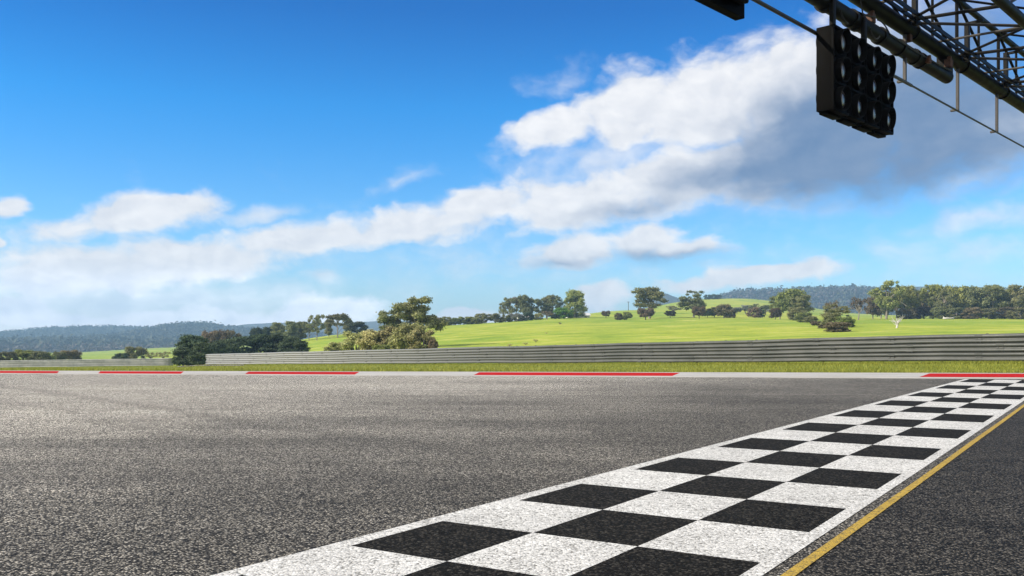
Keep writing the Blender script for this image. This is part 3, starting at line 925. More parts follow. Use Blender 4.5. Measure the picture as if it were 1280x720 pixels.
def tree_proto(kind, seed):
    rng = np.random.default_rng(seed)
    bm = bmesh.new()
    cs, rs, cn = [], [], []
    def clump(c, r, n): cs.append(c); rs.append(r); cn.append(n)
    limbs = []
    if kind == 'euc':            # broad open crown on forking limbs
        fork = 0.18 + 0.10 * rng.random()
        heads = []
        for i in range(8):
            an = i * 2.4 + rng.random(); rr = 0.10 + 0.27 * rng.random()
            heads.append(np.array([math.cos(an) * rr, math.sin(an) * rr, 0.40 + 0.45 * rng.random()]))
        heads.append(np.array([0.03, 0.0, 0.84]))
        for hd in heads:
            limbs.append((fork, hd))
            for j in range(7):
                d = rng.normal(size=3); d /= np.linalg.norm(d)
                c = hd + d * np.array([0.20, 0.20, 0.16]) * (0.4 + rng.random())
                c[2] = min(max(c[2], 0.24), 0.95)
                q = np.hypot(c[0], c[1])
                if q > 0.44: c[:2] *= 0.44 / q
                r = 0.050 + 0.06 * rng.random()
                clump(c, np.array([r * 1.2, r * 1.2, r * 0.75]), int(210 * (r / 0.1) ** 2))
                if rng.random() < 0.3: limbs.append((0.5, c))
        size = 0.023
        trunk_r = 0.030
    elif kind == 'tall':         # tall bare trunk, tufted narrow crown
        fork = 0.38
        heads = [np.array([rng.normal() * 0.14, rng.normal() * 0.14, z]) for z in np.linspace(0.22, 0.9, 11)]
        for hd in heads:
            limbs.append((max(0.25, hd[2] - 0.22), hd))
            for j in range(6):
                d = rng.normal(size=3); d /= np.linalg.norm(d)
                c = hd + d * np.array([0.24, 0.24, 0.09]) * (0.4 + rng.random())
                r = 0.085 + 0.06 * rng.random()
                c[2] = min(c[2], 0.95)
                q = np.hypot(c[0], c[1])
                if q > 0.42: c[:2] *= 0.42 / q
                clump(c, np.array([r * 1.3, r * 1.3, r * 0.6]), int(190 * (r / 0.1) ** 2))
        size = 0.026
        trunk_r = 0.026
    elif kind == 'dark':         # dense dark macrocarpa-like, layered shelves down to the ground
        fork = 0.15
        for i in range(64):
            z = 0.05 + 0.88 * rng.random() ** 0.9
            prof = 0.46 * (1 - max(0, (z - 0.35) / 0.65) ** 1.9) ** 0.75 if z > 0.35 else 0.44
            an = rng.random() * 6.283; q = prof * (0.35 + 0.65 * rng.random() ** 0.5)
            c = np.array([math.cos(an) * q, math.sin(an) * q, z])
            r = 0.10 + 0.06 * rng.random()
            clump(c, np.array([r * 1.2, r * 1.2, r * 0.62]), 240)
            if i % 6 == 0: limbs.append((max(0.1, z - 0.1), c))
        size = 0.027
        trunk_r = 0.035
    elif kind in ('shrub', 'round'):   # rounded bush or small bushy tree
        low = 0.06 if kind == 'shrub' else 0.22
        fork = low
        for i in range(46):
            z = low + (0.93 - low) * rng.random() ** 0.8
            s = (z - low) / (1 - low)
            prof = 0.45 * math.sqrt(max(0.03, 1 - (abs(s - 0.38) / 0.64) ** 2.3))
            an = rng.random() * 6.283; q = prof * (0.3 + 0.7 * rng.random() ** 0.5)
            c = np.array([math.cos(an) * q, math.sin(an) * q, z])
            r = 0.09 + 0.07 * rng.random()
            clump(c, np.array([r * 1.05, r * 1.05, r * 0.85]), int(230 * (r / 0.12) ** 2))
            if i % 5 == 0: limbs.append((low * 0.8, c))
        size = 0.030
        trunk_r = 0.03
    elif kind == 'sparse':       # thin, half-bare crown
        fork = 0.3
        for i in range(16):
            an = i * 2.4; q = 0.12 + 0.3 * rng.random()
            c = np.array([math.cos(an) * q, math.sin(an) * q, 0.45 + 0.5 * rng.random()])
            limbs.append((0.25 + 0.15 * rng.random(), c))
            r = 0.10 + 0.05 * rng.random()
            clump(c, np.array([r, r, r * 0.8]), 55)
        size = 0.034
        trunk_r = 0.03
    elif kind == 'open':         # gum with separate leaf tufts, sky between them
        fork = 0.3
        for i in range(30):
            an = i * 2.4 + rng.random(); z = 0.34 + 0.60 * rng.random()
            q = 0.44 * math.sqrt(rng.random()) * (1.0 if z < 0.75 else 0.75)
            c = np.array([math.cos(an) * q, math.sin(an) * q, z])
            if i % 2 == 0: limbs.append((max(0.2, z - 0.25), c))
            r = 0.050 + 0.055 * rng.random()
            clump(c, np.array([r * 1.25, r * 1.25, r * 0.75]), int(170 * (r / 0.1) ** 2) + 20)
        size = 0.026
        trunk_r = 0.022
    elif kind == 'dead':
        fork = 0.25
        for i in range(15):
            an = i * 2.4 + rng.random(); q = 0.2 + 0.28 * rng.random()
            limbs.append((0.12 + 0.3 * rng.random(), np.array([math.cos(an) * q, math.sin(an) * q, 0.5 + 0.48 * rng.random()])))
        size = 0.02; trunk_r = 0.05
    # trunk
    lean = rng.normal(size=2) * 0.02
    top = 0.8 if kind in ('tall',) else 0.62
    pts = [(0, 0, -0.06), (0, 0, 0.02), (lean[0], lean[1], top * 0.5), (lean[0] * 2, lean[1] * 2, top)]
    add_tube(bm, pts, [trunk_r * 1.5, trunk_r * 1.15, trunk_r * 0.8, trunk_r * 0.3], 8)
    for (z0, c) in limbs:
        s = z0 / top
        p0 = Vector((lean[0] * 2 * s, lean[1] * 2 * s, z0)); p2 = Vector(c)
        p1 = p0.lerp(p2, 0.5) + Vector((0, 0, 0.04)) + Vector(rng.normal(size=3)) * 0.02
        rr = trunk_r * (0.5 if kind != 'dead' else 0.42)
        add_tube(bm, [p0, p1, p2], [rr, rr * 0.7, rr * 0.25], 5, False)
        if kind == 'dead':
            for k in range(3):
                e = p1.lerp(p2, 0.3 * k) ; add_tube(bm, [e, e + Vector(rng.normal(size=3)) * 0.09 + Vector((0, 0, 0.08))], [rr * 0.4, rr * 0.12], 4, False)
    tm = bm_mesh(bm, 'trunk', True)
    cm = None
    if cs:
        v, f = leaf_quads(np.array(cs), np.array(rs), np.array(cn), size, rng)
        cm = mesh_np('crown', v, f)
        z = v[:, 2]
    return tm, cm

PROTO = {}
NPROTO = dict(euc=5, tall=4, dark=4, shrub=4, round=4, sparse=2, open=4, dead=1)
for kd, n in NPROTO.items():
    PROTO[kd] = [tree_proto(kd, 100 * (i + 1) + sum(map(ord, kd))) for i in range(n)]
MESHCACHE = {}
def coloured(me, mat):
    k = (me.name, mat.name)
    if k not in MESHCACHE:
        c = me.copy(); c.materials.clear(); c.materials.append(mat); MESHCACHE[k] = c
    return MESHCACHE[k]
count = [0]
def plant(name, kind, px, Y, top, wpx, leaf, label, cat, group=None, bark='bark', depth=1.0):
    i = count[0]; count[0] += 1
    X = at(px, Y); z0 = terrain_z(px, Y)
    h = zof(top, Y) - z0
    wid = wpx * Y / F * (1.18 if kind in ('euc', 'open') else 0.95 if kind == 'tall' else 1.05)
    h = max(h, 0.35 * wid)
    tm, cm = PROTO[kind][i % len(PROTO[kind])]
    r = empty(name, (X, Y, z0 - 0.02), (i * 2.399) % 6.283)
    if kind == 'dead': r.rotation_euler.z = 0.4
    r.scale = (wid, wid * depth, h)
    tag(r, label, cat, group)
    t = link('trunk', coloured(tm, M[bark]), None, r)
    if cm: link('crown', coloured(cm, M[leaf]), None, r)
    return r
ORD = ['first', 'second', 'third', 'fourth', 'fifth', 'sixth', 'seventh', 'eighth', 'ninth', 'tenth', 'eleventh', 'twelfth', 'thirteenth', 'fourteenth', 'fifteenth', 'sixteenth', 'seventeenth', 'eighteenth']
def row(name, cat, group, tmpl, items, bark='bark'):
    """items: (kind, px, Y, top row, width, leaf) sorted from left to right; tmpl names the row"""
    items = sorted(items, key=lambda t: t[1])
    for i, it in enumerate(items):
        plant(name, *it, tmpl.format(ORD[i]), cat, group, bark)

row('shrub', 'bush', 'scrubby bushes behind the far barrier', '{} bush from the left along the top of the far left barrier', [
    ('shrub', -18, 215, 440, 26, 'leaf_green'), ('shrub', 8, 200, 439, 26, 'leaf_euc'), ('shrub', 29, 205, 437.0, 30, 'leaf_green'), ('shrub', 49, 200, 438.5, 26, 'leaf_euc'),
    ('shrub', 61, 215, 441, 18, 'leaf_green'), ('round', 74, 220, 439.5, 16, 'leaf_euc'), ('round', 88, 225, 437, 24, 'leaf_brown')])
plant('shrub', 'shrub', 152, 230, 441, 20, 'leaf_dark', 'low dark bush in front of the pale green paddock on the left', 'bush')
plant('shrub', 'round', 168, 240, 433.5, 27, 'leaf_euc', 'largest bush on the pale green paddock, rounded and grey green', 'bush')
plant('shrub', 'sparse', 188, 240, 440, 20, 'leaf_olive', 'thin pale shrub right of the large rounded paddock bush', 'bush')
plant('shrub', 'sparse', 204, 240, 438.5, 20, 'leaf_olive', 'thin pale shrub just left of the dark conifer at the barrier gap', 'bush')

plant('conifer_tree', 'dark', 240, 122, 417.5, 44, 'leaf_dark', 'tall dark conifer standing in the gap between the two barriers', 'tree', 'dark dense conifers left of the field', 'bark_dark')
plant('conifer_tree', 'dark', 229, 119, 433, 26, 'leaf_dark', 'low dark conifer growing at the end of the far left barrier', 'tree', 'dark dense conifers left of the field', 'bark_dark')
plant('conifer_tree', 'dark', 252, 116, 427, 28, 'leaf_dark', 'dark conifer touching the near end of the long barrier in the gap', 'tree', 'dark dense conifers left of the field', 'bark_dark')
row('conifer_tree', 'tree', 'dark dense conifers left of the field', '{} dark conifer from the left in the row behind the long barrier', [
    ('dark', 270, 150, 426, 30, 'leaf_dark'), ('dark', 284, 160, 423, 34, 'leaf_dark'), ('dark', 303, 165, 420, 40, 'leaf_dark'), ('dark', 325, 165, 417, 42, 'leaf_dark'),
    ('dark', 347, 165, 417, 40, 'leaf_dark'), ('dark', 364, 160, 420, 30, 'leaf_dark'), ('dark', 376, 150, 425, 22, 'leaf_dark')], 'bark_dark')
row('eucalypt_tree', 'tree', 'brownish gums behind the dark conifers', '{} brownish gum crown from the left showing above the dark conifers', [
    ('round', 262, 270, 414, 22, 'leaf_brown'), ('round', 276, 270, 411.5, 26, 'leaf_brown'), ('round', 290, 270, 413, 22, 'leaf_brown')])
row('eucalypt_tree', 'tree', 'tall gums right of the dark conifers', '{} tall gum from the left in the row above the dark conifers', [
    ('round', 322, 310, 410, 20, 'leaf_dark'), ('round', 335, 310, 408.5, 18, 'leaf_dark'), ('tall', 349, 310, 403.5, 22, 'leaf_euc'), ('tall', 363, 305, 401.5, 24, 'leaf_euc'),
    ('tall', 376, 310, 402, 18, 'leaf_euc'), ('open', 386, 300, 397, 18, 'leaf_euc'), ('open', 396, 295, 392.5, 22, 'leaf_euc'), ('tall', 411, 310, 399, 14, 'leaf_euc'),
    ('open', 422, 290, 390.5, 32, 'leaf_euc'), ('tall', 434, 310, 396, 16, 'leaf_euc')])
plant('conifer_tree', 'dark', 447, 300, 402, 28, 'leaf_dark', 'flat topped dark tree just right of the tall gums', 'tree', None, 'bark_dark')

row('shrub', 'bush', 'pale olive shrubs behind the barrier', '{} pale olive shrub from the left in the clump below the large spreading gum', [
    ('shrub', 424, 118, 427, 36, 'leaf_olive'), ('shrub', 446, 115, 415, 44, 'leaf_olive'), ('shrub', 468, 112, 412, 42, 'leaf_olive'), ('shrub', 490, 112, 408, 44, 'leaf_olive'),
    ('shrub', 511, 108, 404, 48, 'leaf_olive'), ('shrub', 529, 106, 413, 36, 'leaf_olive')])
plant('shrub', 'shrub', 478, 98, 430, 24, 'leaf_green', 'small dark green bush low in the pale olive shrubs', 'bush')
plant('shrub', 'shrub', 542, 104, 424, 13, 'leaf_brown', 'tiny brown bush at the right end of the olive shrubs', 'bush')
plant('eucalypt_tree', 'euc', 497, 140, 379, 50, 'leaf_euc', 'left half of the large spreading gum pair behind the olive shrubs', 'tree')
plant('eucalypt_tree', 'euc', 524, 138, 372, 58, 'leaf_euc', 'tallest large spreading gum behind the olive shrubs, right one of the pair', 'tree')

row('hedge_tree', 'tree', 'rounded trees lining the field crest', '{} rounded hedge tree from the left along the field crest beside the gums', [
    ('shrub', 546, 325, 396.5, 20, 'leaf_brown'), ('shrub', 557, 325, 395.5, 16, 'leaf_euc'), ('shrub', 569, 330, 397, 18, 'leaf_green'), ('shrub', 580, 330, 396, 18, 'leaf_green'),
    ('shrub', 591, 330, 395.5, 18, 'leaf_green'), ('shrub', 602, 330, 391.5, 18, 'leaf_euc'), ('shrub', 619, 330, 391.5, 21, 'leaf_euc'), ('shrub', 632, 335, 394, 15, 'leaf_green'),
    ('shrub', 644, 335, 391.5, 20, 'leaf_grey')])
row('eucalypt_tree', 'tree', 'gums around the farmhouse', '{} gum from the left in the row around the white farmhouse', [
    ('sparse', 629, 362, 377, 14, 'leaf_euc'), ('open', 637, 360, 370, 22, 'leaf_euc'), ('open', 646, 362, 369.5, 22, 'leaf_brown'), ('tall', 655, 358, 369, 20, 'leaf_euc'), ('open', 664, 360, 372, 18, 'leaf_euc'),
    ('open', 673, 358, 371.5, 20, 'leaf_euc'), ('tall', 683, 360, 368.5, 20, 'leaf_euc'), ('open', 692, 358, 367.5, 22, 'leaf_euc'), ('sparse', 702, 362, 373, 14, 'leaf_euc')])
plant('cypress_tree', 'dark', 718, 352, 361.5, 28, 'leaf_green', 'dense tall pointed tree right of the gums around the farmhouse', 'tree')
plant('shrub', 'shrub', 705, 338, 385, 26, 'leaf_bright', 'vivid bright green round bush before the dense pointed tree', 'bush')
plant('shrub', 'shrub', 660, 335, 390, 14, 'leaf_dark', 'dark upright bush right of the white outbuilding', 'bush')
plant('shrub', 'shrub', 673, 337, 391.5, 13, 'leaf_olive', 'yellowish bush below the gum row', 'bush')
plant('shrub', 'sparse', 684, 335, 388.5, 17, 'leaf_brown', 'pinkish brown bush beside the vivid green bush', 'bush')
plant('shrub', 'shrub', 694, 337, 392, 12, 'leaf_dark', 'small dark bush touching the left side of the vivid green bush', 'bush')

plant('field_tree', 'round', 757.5, 350, 388.5, 11, 'leaf_brown', 'lone tiny round brown tree high on the field', 'tree')
plant('shrub', 'shrub', 773.5, 310, 391, 11, 'leaf_brown', 'brown left bush of the two low bushes alone on the field', 'bush')
plant('shrub', 'shrub', 783.5, 310, 389.5, 13, 'leaf_green', 'green right bush of the two low bushes alone on the field', 'bush')
plant('eucalypt_tree', 'euc', 812, 325, 358, 42, 'leaf_euc', 'largest lone broad gum on the field slope', 'tree')
plant('field_tree', 'round', 807, 305, 385, 22, 'leaf_brown', 'brown bushy tree in front of the largest lone gum', 'tree')
plant('shrub', 'round', 838, 330, 388, 13, 'leaf_brown', 'small reddish brown bush between the two lone gums', 'bush')
plant('shrub', 'sparse', 842, 430, 382, 24, 'leaf_brown', 'thin bare brush behind the reddish brown bush', 'bush')
plant('eucalypt_tree', 'euc', 867, 335, 362.5, 34, 'leaf_euc', 'second lone gum on the field slope, with a paler top', 'tree')
plant('field_tree', 'round', 874, 308, 383, 18, 'leaf_brown', 'brown bushy tree in front of the second lone gum', 'tree')
row('shrub', 'bush', 'bushes right of the lone gums', '{} brown bush from the left in the line right of the lone gums', [
    ('round', 884, 330, 388, 14, 'leaf_dark'), ('round', 893, 335, 384, 18, 'leaf_brown'), ('round', 905, 318, 380.5, 21, 'leaf_brown'), ('shrub', 913, 330, 386, 14, 'leaf_brown'), ('shrub', 943, 340, 383.5, 17, 'leaf_brown'), ('shrub', 951, 342, 387, 10, 'leaf_dark')])
row('shrub', 'bush', 'grey trees behind the bushes', '{} small greyish tree from the left behind the brown bushes below the far green hill', [
    ('euc', 921, 440, 384, 16, 'leaf_grey'), ('euc', 932, 440, 381.5, 16, 'leaf_grey'), ('euc', 945, 435, 379.5, 18, 'leaf_euc'), ('euc', 957, 435, 381, 16, 'leaf_euc'), ('euc', 966, 430, 384, 14, 'leaf_grey')])
row('shrub', 'bush', 'dark hedge on the far hill', '{} tiny dark bush from the left on the skyline of the far green hill', [
    ('shrub', 884, 880, 368, 9, 'leaf_dark'), ('shrub', 891, 880, 367.5, 9, 'leaf_dark'), ('shrub', 898, 880, 368, 9, 'leaf_dark')])
plant('eucalypt_tree', 'open', 975, 315, 367, 28, 'leaf_green', 'left crown of the tall green clump on the field boundary', 'tree')
plant('eucalypt_tree', 'round', 990, 305, 361.5, 38, 'leaf_green', 'tallest crown of the green clump on the field boundary', 'tree')
plant('eucalypt_tree', 'euc', 1003, 295, 369, 26, 'leaf_euc', 'darker right crown of the green clump on the field boundary', 'tree')
plant('shrub', 'round', 969, 300, 385, 16, 'leaf_brown', 'greyish brown bush at the left foot of the green clump', 'bush')
row('shrub', 'bush', 'boundary bushes running down the field', '{} bush from the top in the diagonal line running down to the barrier', [
    ('shrub', 995, 270, 384, 24, 'leaf_euc'), ('shrub', 1005, 240, 390, 20, 'leaf_green'), ('shrub', 1013, 215, 395, 17, 'leaf_euc'), ('shrub', 1021, 185, 401, 15, 'leaf_brown'), ('shrub', 1030, 160, 406, 14, 'leaf_brown')])
plant('eucalypt_tree', 'open', 1046, 200, 378, 34, 'leaf_euc', 'mid size gum in front of the grassy gap right of the clump', 'tree')
plant('eucalypt_tree', 'sparse', 1040, 215, 374.5, 22, 'leaf_brown', 'half bare pinkish top rising behind the gum at the grassy gap', 'tree')
plant('shrub', 'round', 1039, 170, 391, 26, 'leaf_euc', 'bush at the left foot of the gum at the grassy gap', 'bush')
plant('shrub', 'shrub', 1055, 165, 396, 24, 'leaf_green', 'bush at the right foot of the gum at the grassy gap', 'bush')
plant('shrub', 'shrub', 1046, 140, 402, 32, 'leaf_brown', 'brown scrub along the barrier below the gum at the grassy gap', 'bush')
plant('eucalypt_tree', 'sparse', 1073, 300, 370, 24, 'leaf_brown', 'pinkish half bare tree at the left end of the right hand tree row', 'tree')
row('eucalypt_tree', 'tree', 'dense row of gums at the right', '{} gum from the left in the dense row at the right', [
    ('round', 1091, 322, 372, 20, 'leaf_brown'), ('euc', 1108, 310, 351, 36, 'leaf_green'), ('euc', 1121, 322, 360, 26, 'leaf_euc'), ('euc', 1136, 315, 357, 30, 'leaf_green'), ('round', 1150, 325, 365, 22, 'leaf_brown'),
    ('euc', 1166, 318, 354.5, 30, 'leaf_green'), ('euc', 1180, 310, 361, 26, 'leaf_euc'), ('round', 1197, 315, 356, 32, 'leaf_green'), ('round', 1213, 312, 358, 28, 'leaf_euc'), ('dark', 1226, 318, 360, 26, 'leaf_dark'),
    ('euc', 1241, 308, 355, 36, 'leaf_euc'), ('round', 1258, 312, 359, 30, 'leaf_green'), ('euc', 1274, 305, 356, 34, 'leaf_euc'), ('round', 1296, 310, 358, 36, 'leaf_green'), ('euc', 1322, 308, 355, 36, 'leaf_euc'), ('euc', 1350, 310, 358, 36, 'leaf_green')])
row('eucalypt_tree', 'tree', 'second line of gums at the right', '{} half hidden gum from the left behind the dense gum row', [
    ('round', 1101, 350, 367, 26, 'leaf_euc'), ('round', 1144, 352, 364, 28, 'leaf_euc'), ('round', 1173, 350, 363, 28, 'leaf_brown'), ('round', 1206, 350, 361, 28, 'leaf_euc'), ('round', 1232, 352, 361, 28, 'leaf_green'), ('round', 1252, 350, 362, 28, 'leaf_euc'), ('round', 1286, 350, 361, 30, 'leaf_euc')])
row('shrub', 'bush', 'undergrowth along the right row', '{} undergrowth bush from the left beneath the dense gum row', [
    ('shrub', 1133, 312, 385, 24, 'leaf_brown'), ('shrub', 1155, 317, 383, 26, 'leaf_brown'), ('shrub', 1176, 307, 384, 24, 'leaf_euc'), ('shrub', 1196, 304, 384, 26, 'leaf_euc'),
    ('shrub', 1216, 300, 384, 26, 'leaf_brown'), ('shrub', 1236, 297, 385, 24, 'leaf_euc'), ('shrub', 1256, 297, 384, 28, 'leaf_brown'), ('shrub', 1276, 292, 384, 28, 'leaf_euc')])
plant('dead_tree', 'dead', 1121, 150, 393, 22, 'leaf_euc', 'small bleached dead tree with bare branches alone on the right field', 'dead tree', None, 'bark_pale')
row('scrub_bush', 'bush', 'dry scrub along the gully', '{} dry scrub tuft from the left along the shallow gully in the field', [
    ('sparse', 637, 112, 429.5, 9, 'leaf_olive'), ('sparse', 657, 118, 427.5, 10, 'leaf_olive'), ('sparse', 670, 130, 424, 8, 'leaf_olive'), ('sparse', 683, 168, 415.5, 5, 'leaf_olive'), ('sparse', 700, 250, 402.8, 5, 'leaf_brown')])

# fallen pale logs by the right row
bm = bmesh.new()
Yl = 292; x0 = at(1179, Yl); z0 = terrain_z(1186, Yl)
add_tube(bm, [(0, 0, 0.30), (1.6, 0.1, 0.34), (3.3, 0.0, 0.22)], [0.30, 0.27, 0.20], 8)
add_tube(bm, [(0.2, 0.4, 0.9), (0.5, 0.3, 0.4), (1.2, 0.2, 0.2)], [0.10, 0.14, 0.16], 7)
add_tube(bm, [(2.2, -0.1, 0.3), (2.9, -0.3, 0.62), (3.6, -0.4, 0.75)], [0.14, 0.10, 0.05], 6)
o = link('fallen_log', bm_mesh(bm, 'fallen_log', True), M['bark_pale']); o.location = (x0, Yl, z0)
tag(o, 'pale fallen log lying on the grass before the dense gum row', 'log')

# farmhouse and white outbuilding among the gums, just behind the crest of the field
def house(name, px, Y, L2, D2, top, label, cat, wins):
    root = empty(name, (at(px, Y), Y, zof(top, Y) - 3.6), R(6))
    tag(root, label, cat)
    bm = bmesh.new(); add_box(bm, (0, 0, 0.25), (1, 0, 0), (0, 1, 0), (0, 0, 1), L2, D2, 2.25); link('wall', bm_mesh(bm, 'wall'), M['house_wall'], root)
    bm = bmesh.new(); e = 0.45
    pv = [(-L2 - e, -D2 - e, 2.42), (L2 + e, -D2 - e, 2.42), (L2 + e, 0, 3.5), (-L2 - e, 0, 3.5), (-L2 - e, D2 + e, 2.42), (L2 + e, D2 + e, 2.42)]
    bv = [bm.verts.new(p) for p in pv] + [bm.verts.new((p[0], p[1], p[2] + 0.12)) for p in pv]
    for f in ((0, 1, 2, 3), (3, 2, 5, 4), (6, 9, 8, 7), (9, 10, 11, 8), (0, 6, 7, 1), (4, 5, 11, 10), (0, 3, 9, 6), (3, 4, 10, 9), (1, 7, 8, 2), (2, 8, 11, 5)):
        bm.faces.new([bv[i] for i in f])
    link('roof', bm_mesh(bm, 'roof'), M['house_roof'], root)
    for wx in wins:
        bm = bmesh.new(); add_box(bm, (wx, -D2 - 0.02, 1.5), (1, 0, 0), (0, 1, 0), (0, 0, 1), 0.5, 0.03, 0.5); link('window', bm_mesh(bm, 'window'), M['dark_glass'], root)
house('farmhouse', 722, 366, 4.2, 3.2, 391.0, 'white farmhouse with pale roof peeping out right of the dense pointed tree', 'house', (-2.0, 2.6))
house('outbuilding', 653, 352, 1.9, 1.6, 393.6, 'small white outbuilding between the grey hedge tree and the dark upright bush', 'outbuilding', (0.9,))
# shed left of the spreading gum
Ys = 240; sx = at(463, Ys)
sh = empty('shed', (sx, Ys, zof(418.5, Ys)))
tag(sh, 'small dark shed left of the large spreading gum', 'shed')
bm = bmesh.new(); add_box(bm, (0, 0, 0.4), (1, 0, 0), (0, 1, 0), (0, 0, 1), 0.7, 0.8, 1.0); link('wall', bm_mesh(bm, 'wall'), M['post'], sh)
bm = bmesh.new(); add_box(bm, (0, 0, 1.45), (1, 0, 0.08), (0, 1, 0), (-0.08, 0, 1), 0.85, 0.95, 0.05); link('roof', bm_mesh(bm, 'roof'), M['house_roof'], sh)
# pole on the skyline of the hill
Yp = 545; bm = bmesh.new(); add_tube(bm, [(0, 0, -1), (0, 0, 5.2)], [0.18, 0.14], 8); add_box(bm, (0, 0, 4.9), (1, 0, 0), (0, 1, 0), (0, 0, 1), 0.9, 0.08, 0.08)
o = link('pole', bm_mesh(bm, 'pole'), M['bark_dark']); o.location = (at(785.5, Yp), Yp, terrain_z(785.5, Yp))
tag(o, 'thin wooden pole with a crossarm on the hill skyline', 'pole')

# ------------------------------------------------------------------ hills with far-off woods
def hill(name, Y0, Yc, Y1, prof, mat, base_drop=12.0, tree_h=0.0):
    """hill whose crest, at distance Yc, follows the given profile (column, row)"""
    xs = np.array([p[0] for p in prof], float); ys = np.array([p[1] for p in prof], float)
    pc = np.linspace(xs[0], xs[-1], 160)
    # smooth interpolation of the crest
    yy = np.interp(pc, xs, ys + 0.8 * tree_h * F / Yc)
    for _ in range(6): yy = np.convolve(np.pad(yy, 1, 'edge'), [0.25, 0.5, 0.25], 'valid')
    zc = CAM_H + (HZ - yy) * Yc / F
    Xc = (pc - 640) / F * Yc
    rows_ = 30
    vv, ff = [], []
    for i in range(rows_ + 1):
        s = i / rows_
        Y = Y0 + (Y1 - Y0) * s
        q = (Y - Y0) / (Yc - Y0) if Y < Yc else 1 - (Y - Yc) / (Y1 - Yc) * 0.6
        b = math.sin(q * math.pi / 2) ** 1.15
        for j in range(160):
            zb_ = -base_drop
            z = zb_ + (zc[j] - zb_) * b + vnoise(np.array(Xc[j]), np.array(Y), 160, 5) * 0.05 * (zc[j] - zb_) * (1 if 0 < i < rows_ else 0) * min(1, abs(Y - Yc) / 300)
            vv.append((Xc[j] * (0.35 + 0.65 * Y / Yc), Y, float(z)))
    for i in range(rows_):
        for j in range(159):
            a = i * 160 + j; ff.append((a, a + 1, a + 161, a + 160))
    o = tag(link(name, mesh_np(name, vv, ff, True), mat), kind='structure')
    return np.array(vv).reshape(rows_ + 1, 160, 3)

def wood(name, G, n, h, label_mat, rng, r0=0.0, r1=1.0, dens=14, j0=0.0, j1=1.0):
    """a far wood as one mass: n crowns of leaf sprays scattered over a hill grid"""
    R_, C_ = G.shape[:2]
    u = (r0 + (r1 - r0) * rng.random(n)) * (R_ - 1.001); v = (j0 + (j1 - j0) * rng.random(n)) * (C_ - 1.001)
    i = u.astype(int); j = v.astype(int); fu = (u - i)[:, None]; fv = (v - j)[:, None]
    p = (G[i, j] * (1 - fu) + G[i + 1, j] * fu) * (1 - fv) + (G[i, j + 1] * (1 - fu) + G[i + 1, j + 1] * fu) * fv
    hh = h * (0.6 + 0.8 * rng.random(n))
    c = p.copy(); c[:, 2] += hh * 0.5
    rad = np.stack([hh * 0.36, hh * 0.36, hh * 0.5], -1)
    vq, fq = leaf_quads(c, rad, np.full(n, dens), 1.0, rng, 0.3)
    ctr = vq.reshape(-1, 4, 3).mean(1, keepdims=True)
    sc_ = np.repeat(hh, dens)[:, None, None] * 0.20
    vq = (ctr + (vq.reshape(-1, 4, 3) - ctr) * sc_).reshape(-1, 3)
    o = link(name, mesh_np(name, vq, fq), label_mat)
    return tag(o, None, None, None, 'stuff')
rw = np.random.default_rng(11)
H1 = hill('hill', 2000, 2500, 2950, [(-700, 424), (-250, 423), (-60, 419), (0, 416.5), (50, 411), (100, 408.3), (150, 408.2), (190, 409.5), (260, 415), (340, 419), (450, 425)], M['forest_floor'], 12.0, 9.0)
H2 = hill('hill', 1700, 2050, 2400, [(90, 425), (150, 419), (185, 412), (212, 406.5), (240, 405), (265, 406), (292, 410), (335, 414), (380, 417), (450, 421), (540, 426)], M['forest_floor'], 12.0, 11.0)
H3 = hill('hill', 2600, 3000, 3350, [(235, 423), (275, 411), (305, 405.5), (345, 403.5), (400, 403.5), (440, 403.5), (470, 401.5), (500, 401), (540, 403.5), (580, 410), (640, 424)], M['forest_floor'])
H4 = hill('hill', 1150, 1750, 2200, [(-900, 427), (-300, 426), (-100, 425.5), (0, 425), (60, 423), (120, 422), (200, 422.5), (260, 423), (320, 425.5), (400, 428)], M['forest_floor'], 19.0, 11.0)
H5 = hill('hill', 1150, 1900, 2600, [(860, 392), (900, 369), (915, 366.3), (935, 364.5), (965, 363.8), (1000, 362.5), (1040, 361.3), (1070, 361.8), (1100, 365), (1140, 368), (1200, 371), (1300, 374), (1500, 376), (1800, 380)], M['forest_floor'], 12.0, 11.0)
H6 = hill('hill', 1950, 2200, 2600, [(980, 380), (1030, 367), (1060, 360.5), (1090, 358.8), (1130, 358.6), (1180, 358.2), (1230, 359), (1300, 361), (1450, 364), (1700, 372)], M['forest_floor'])
H7 = hill('mountain', 2000, 2250, 2600, [(790, 392), (812, 380), (824, 371), (831, 366.2), (840, 370), (852, 374), (880, 380), (930, 390)], M['forest_floor'])
wood('forest', H1, 7000, 10, M['leaf_forest'], rw, 0.2, 0.68)
wood('forest', H2, 6500, 11.5, M['leaf_forest'], rw, 0.0, 0.68)
wood('forest', H4, 7500, 11.5, M['leaf_forest'], rw, 0.12, 0.7)
wood('forest', H4, 1500, 10, M['leaf_forest_brown'], rw, 0.02, 0.14, 14, 0.1, 1.0)
wood('forest', H5, 8000, 11.5, M['leaf_forest'], rw, 0.0, 0.62)
wood('forest', H5, 4000, 11.5, M['leaf_forest_brown'], rw, 0.0, 0.62)

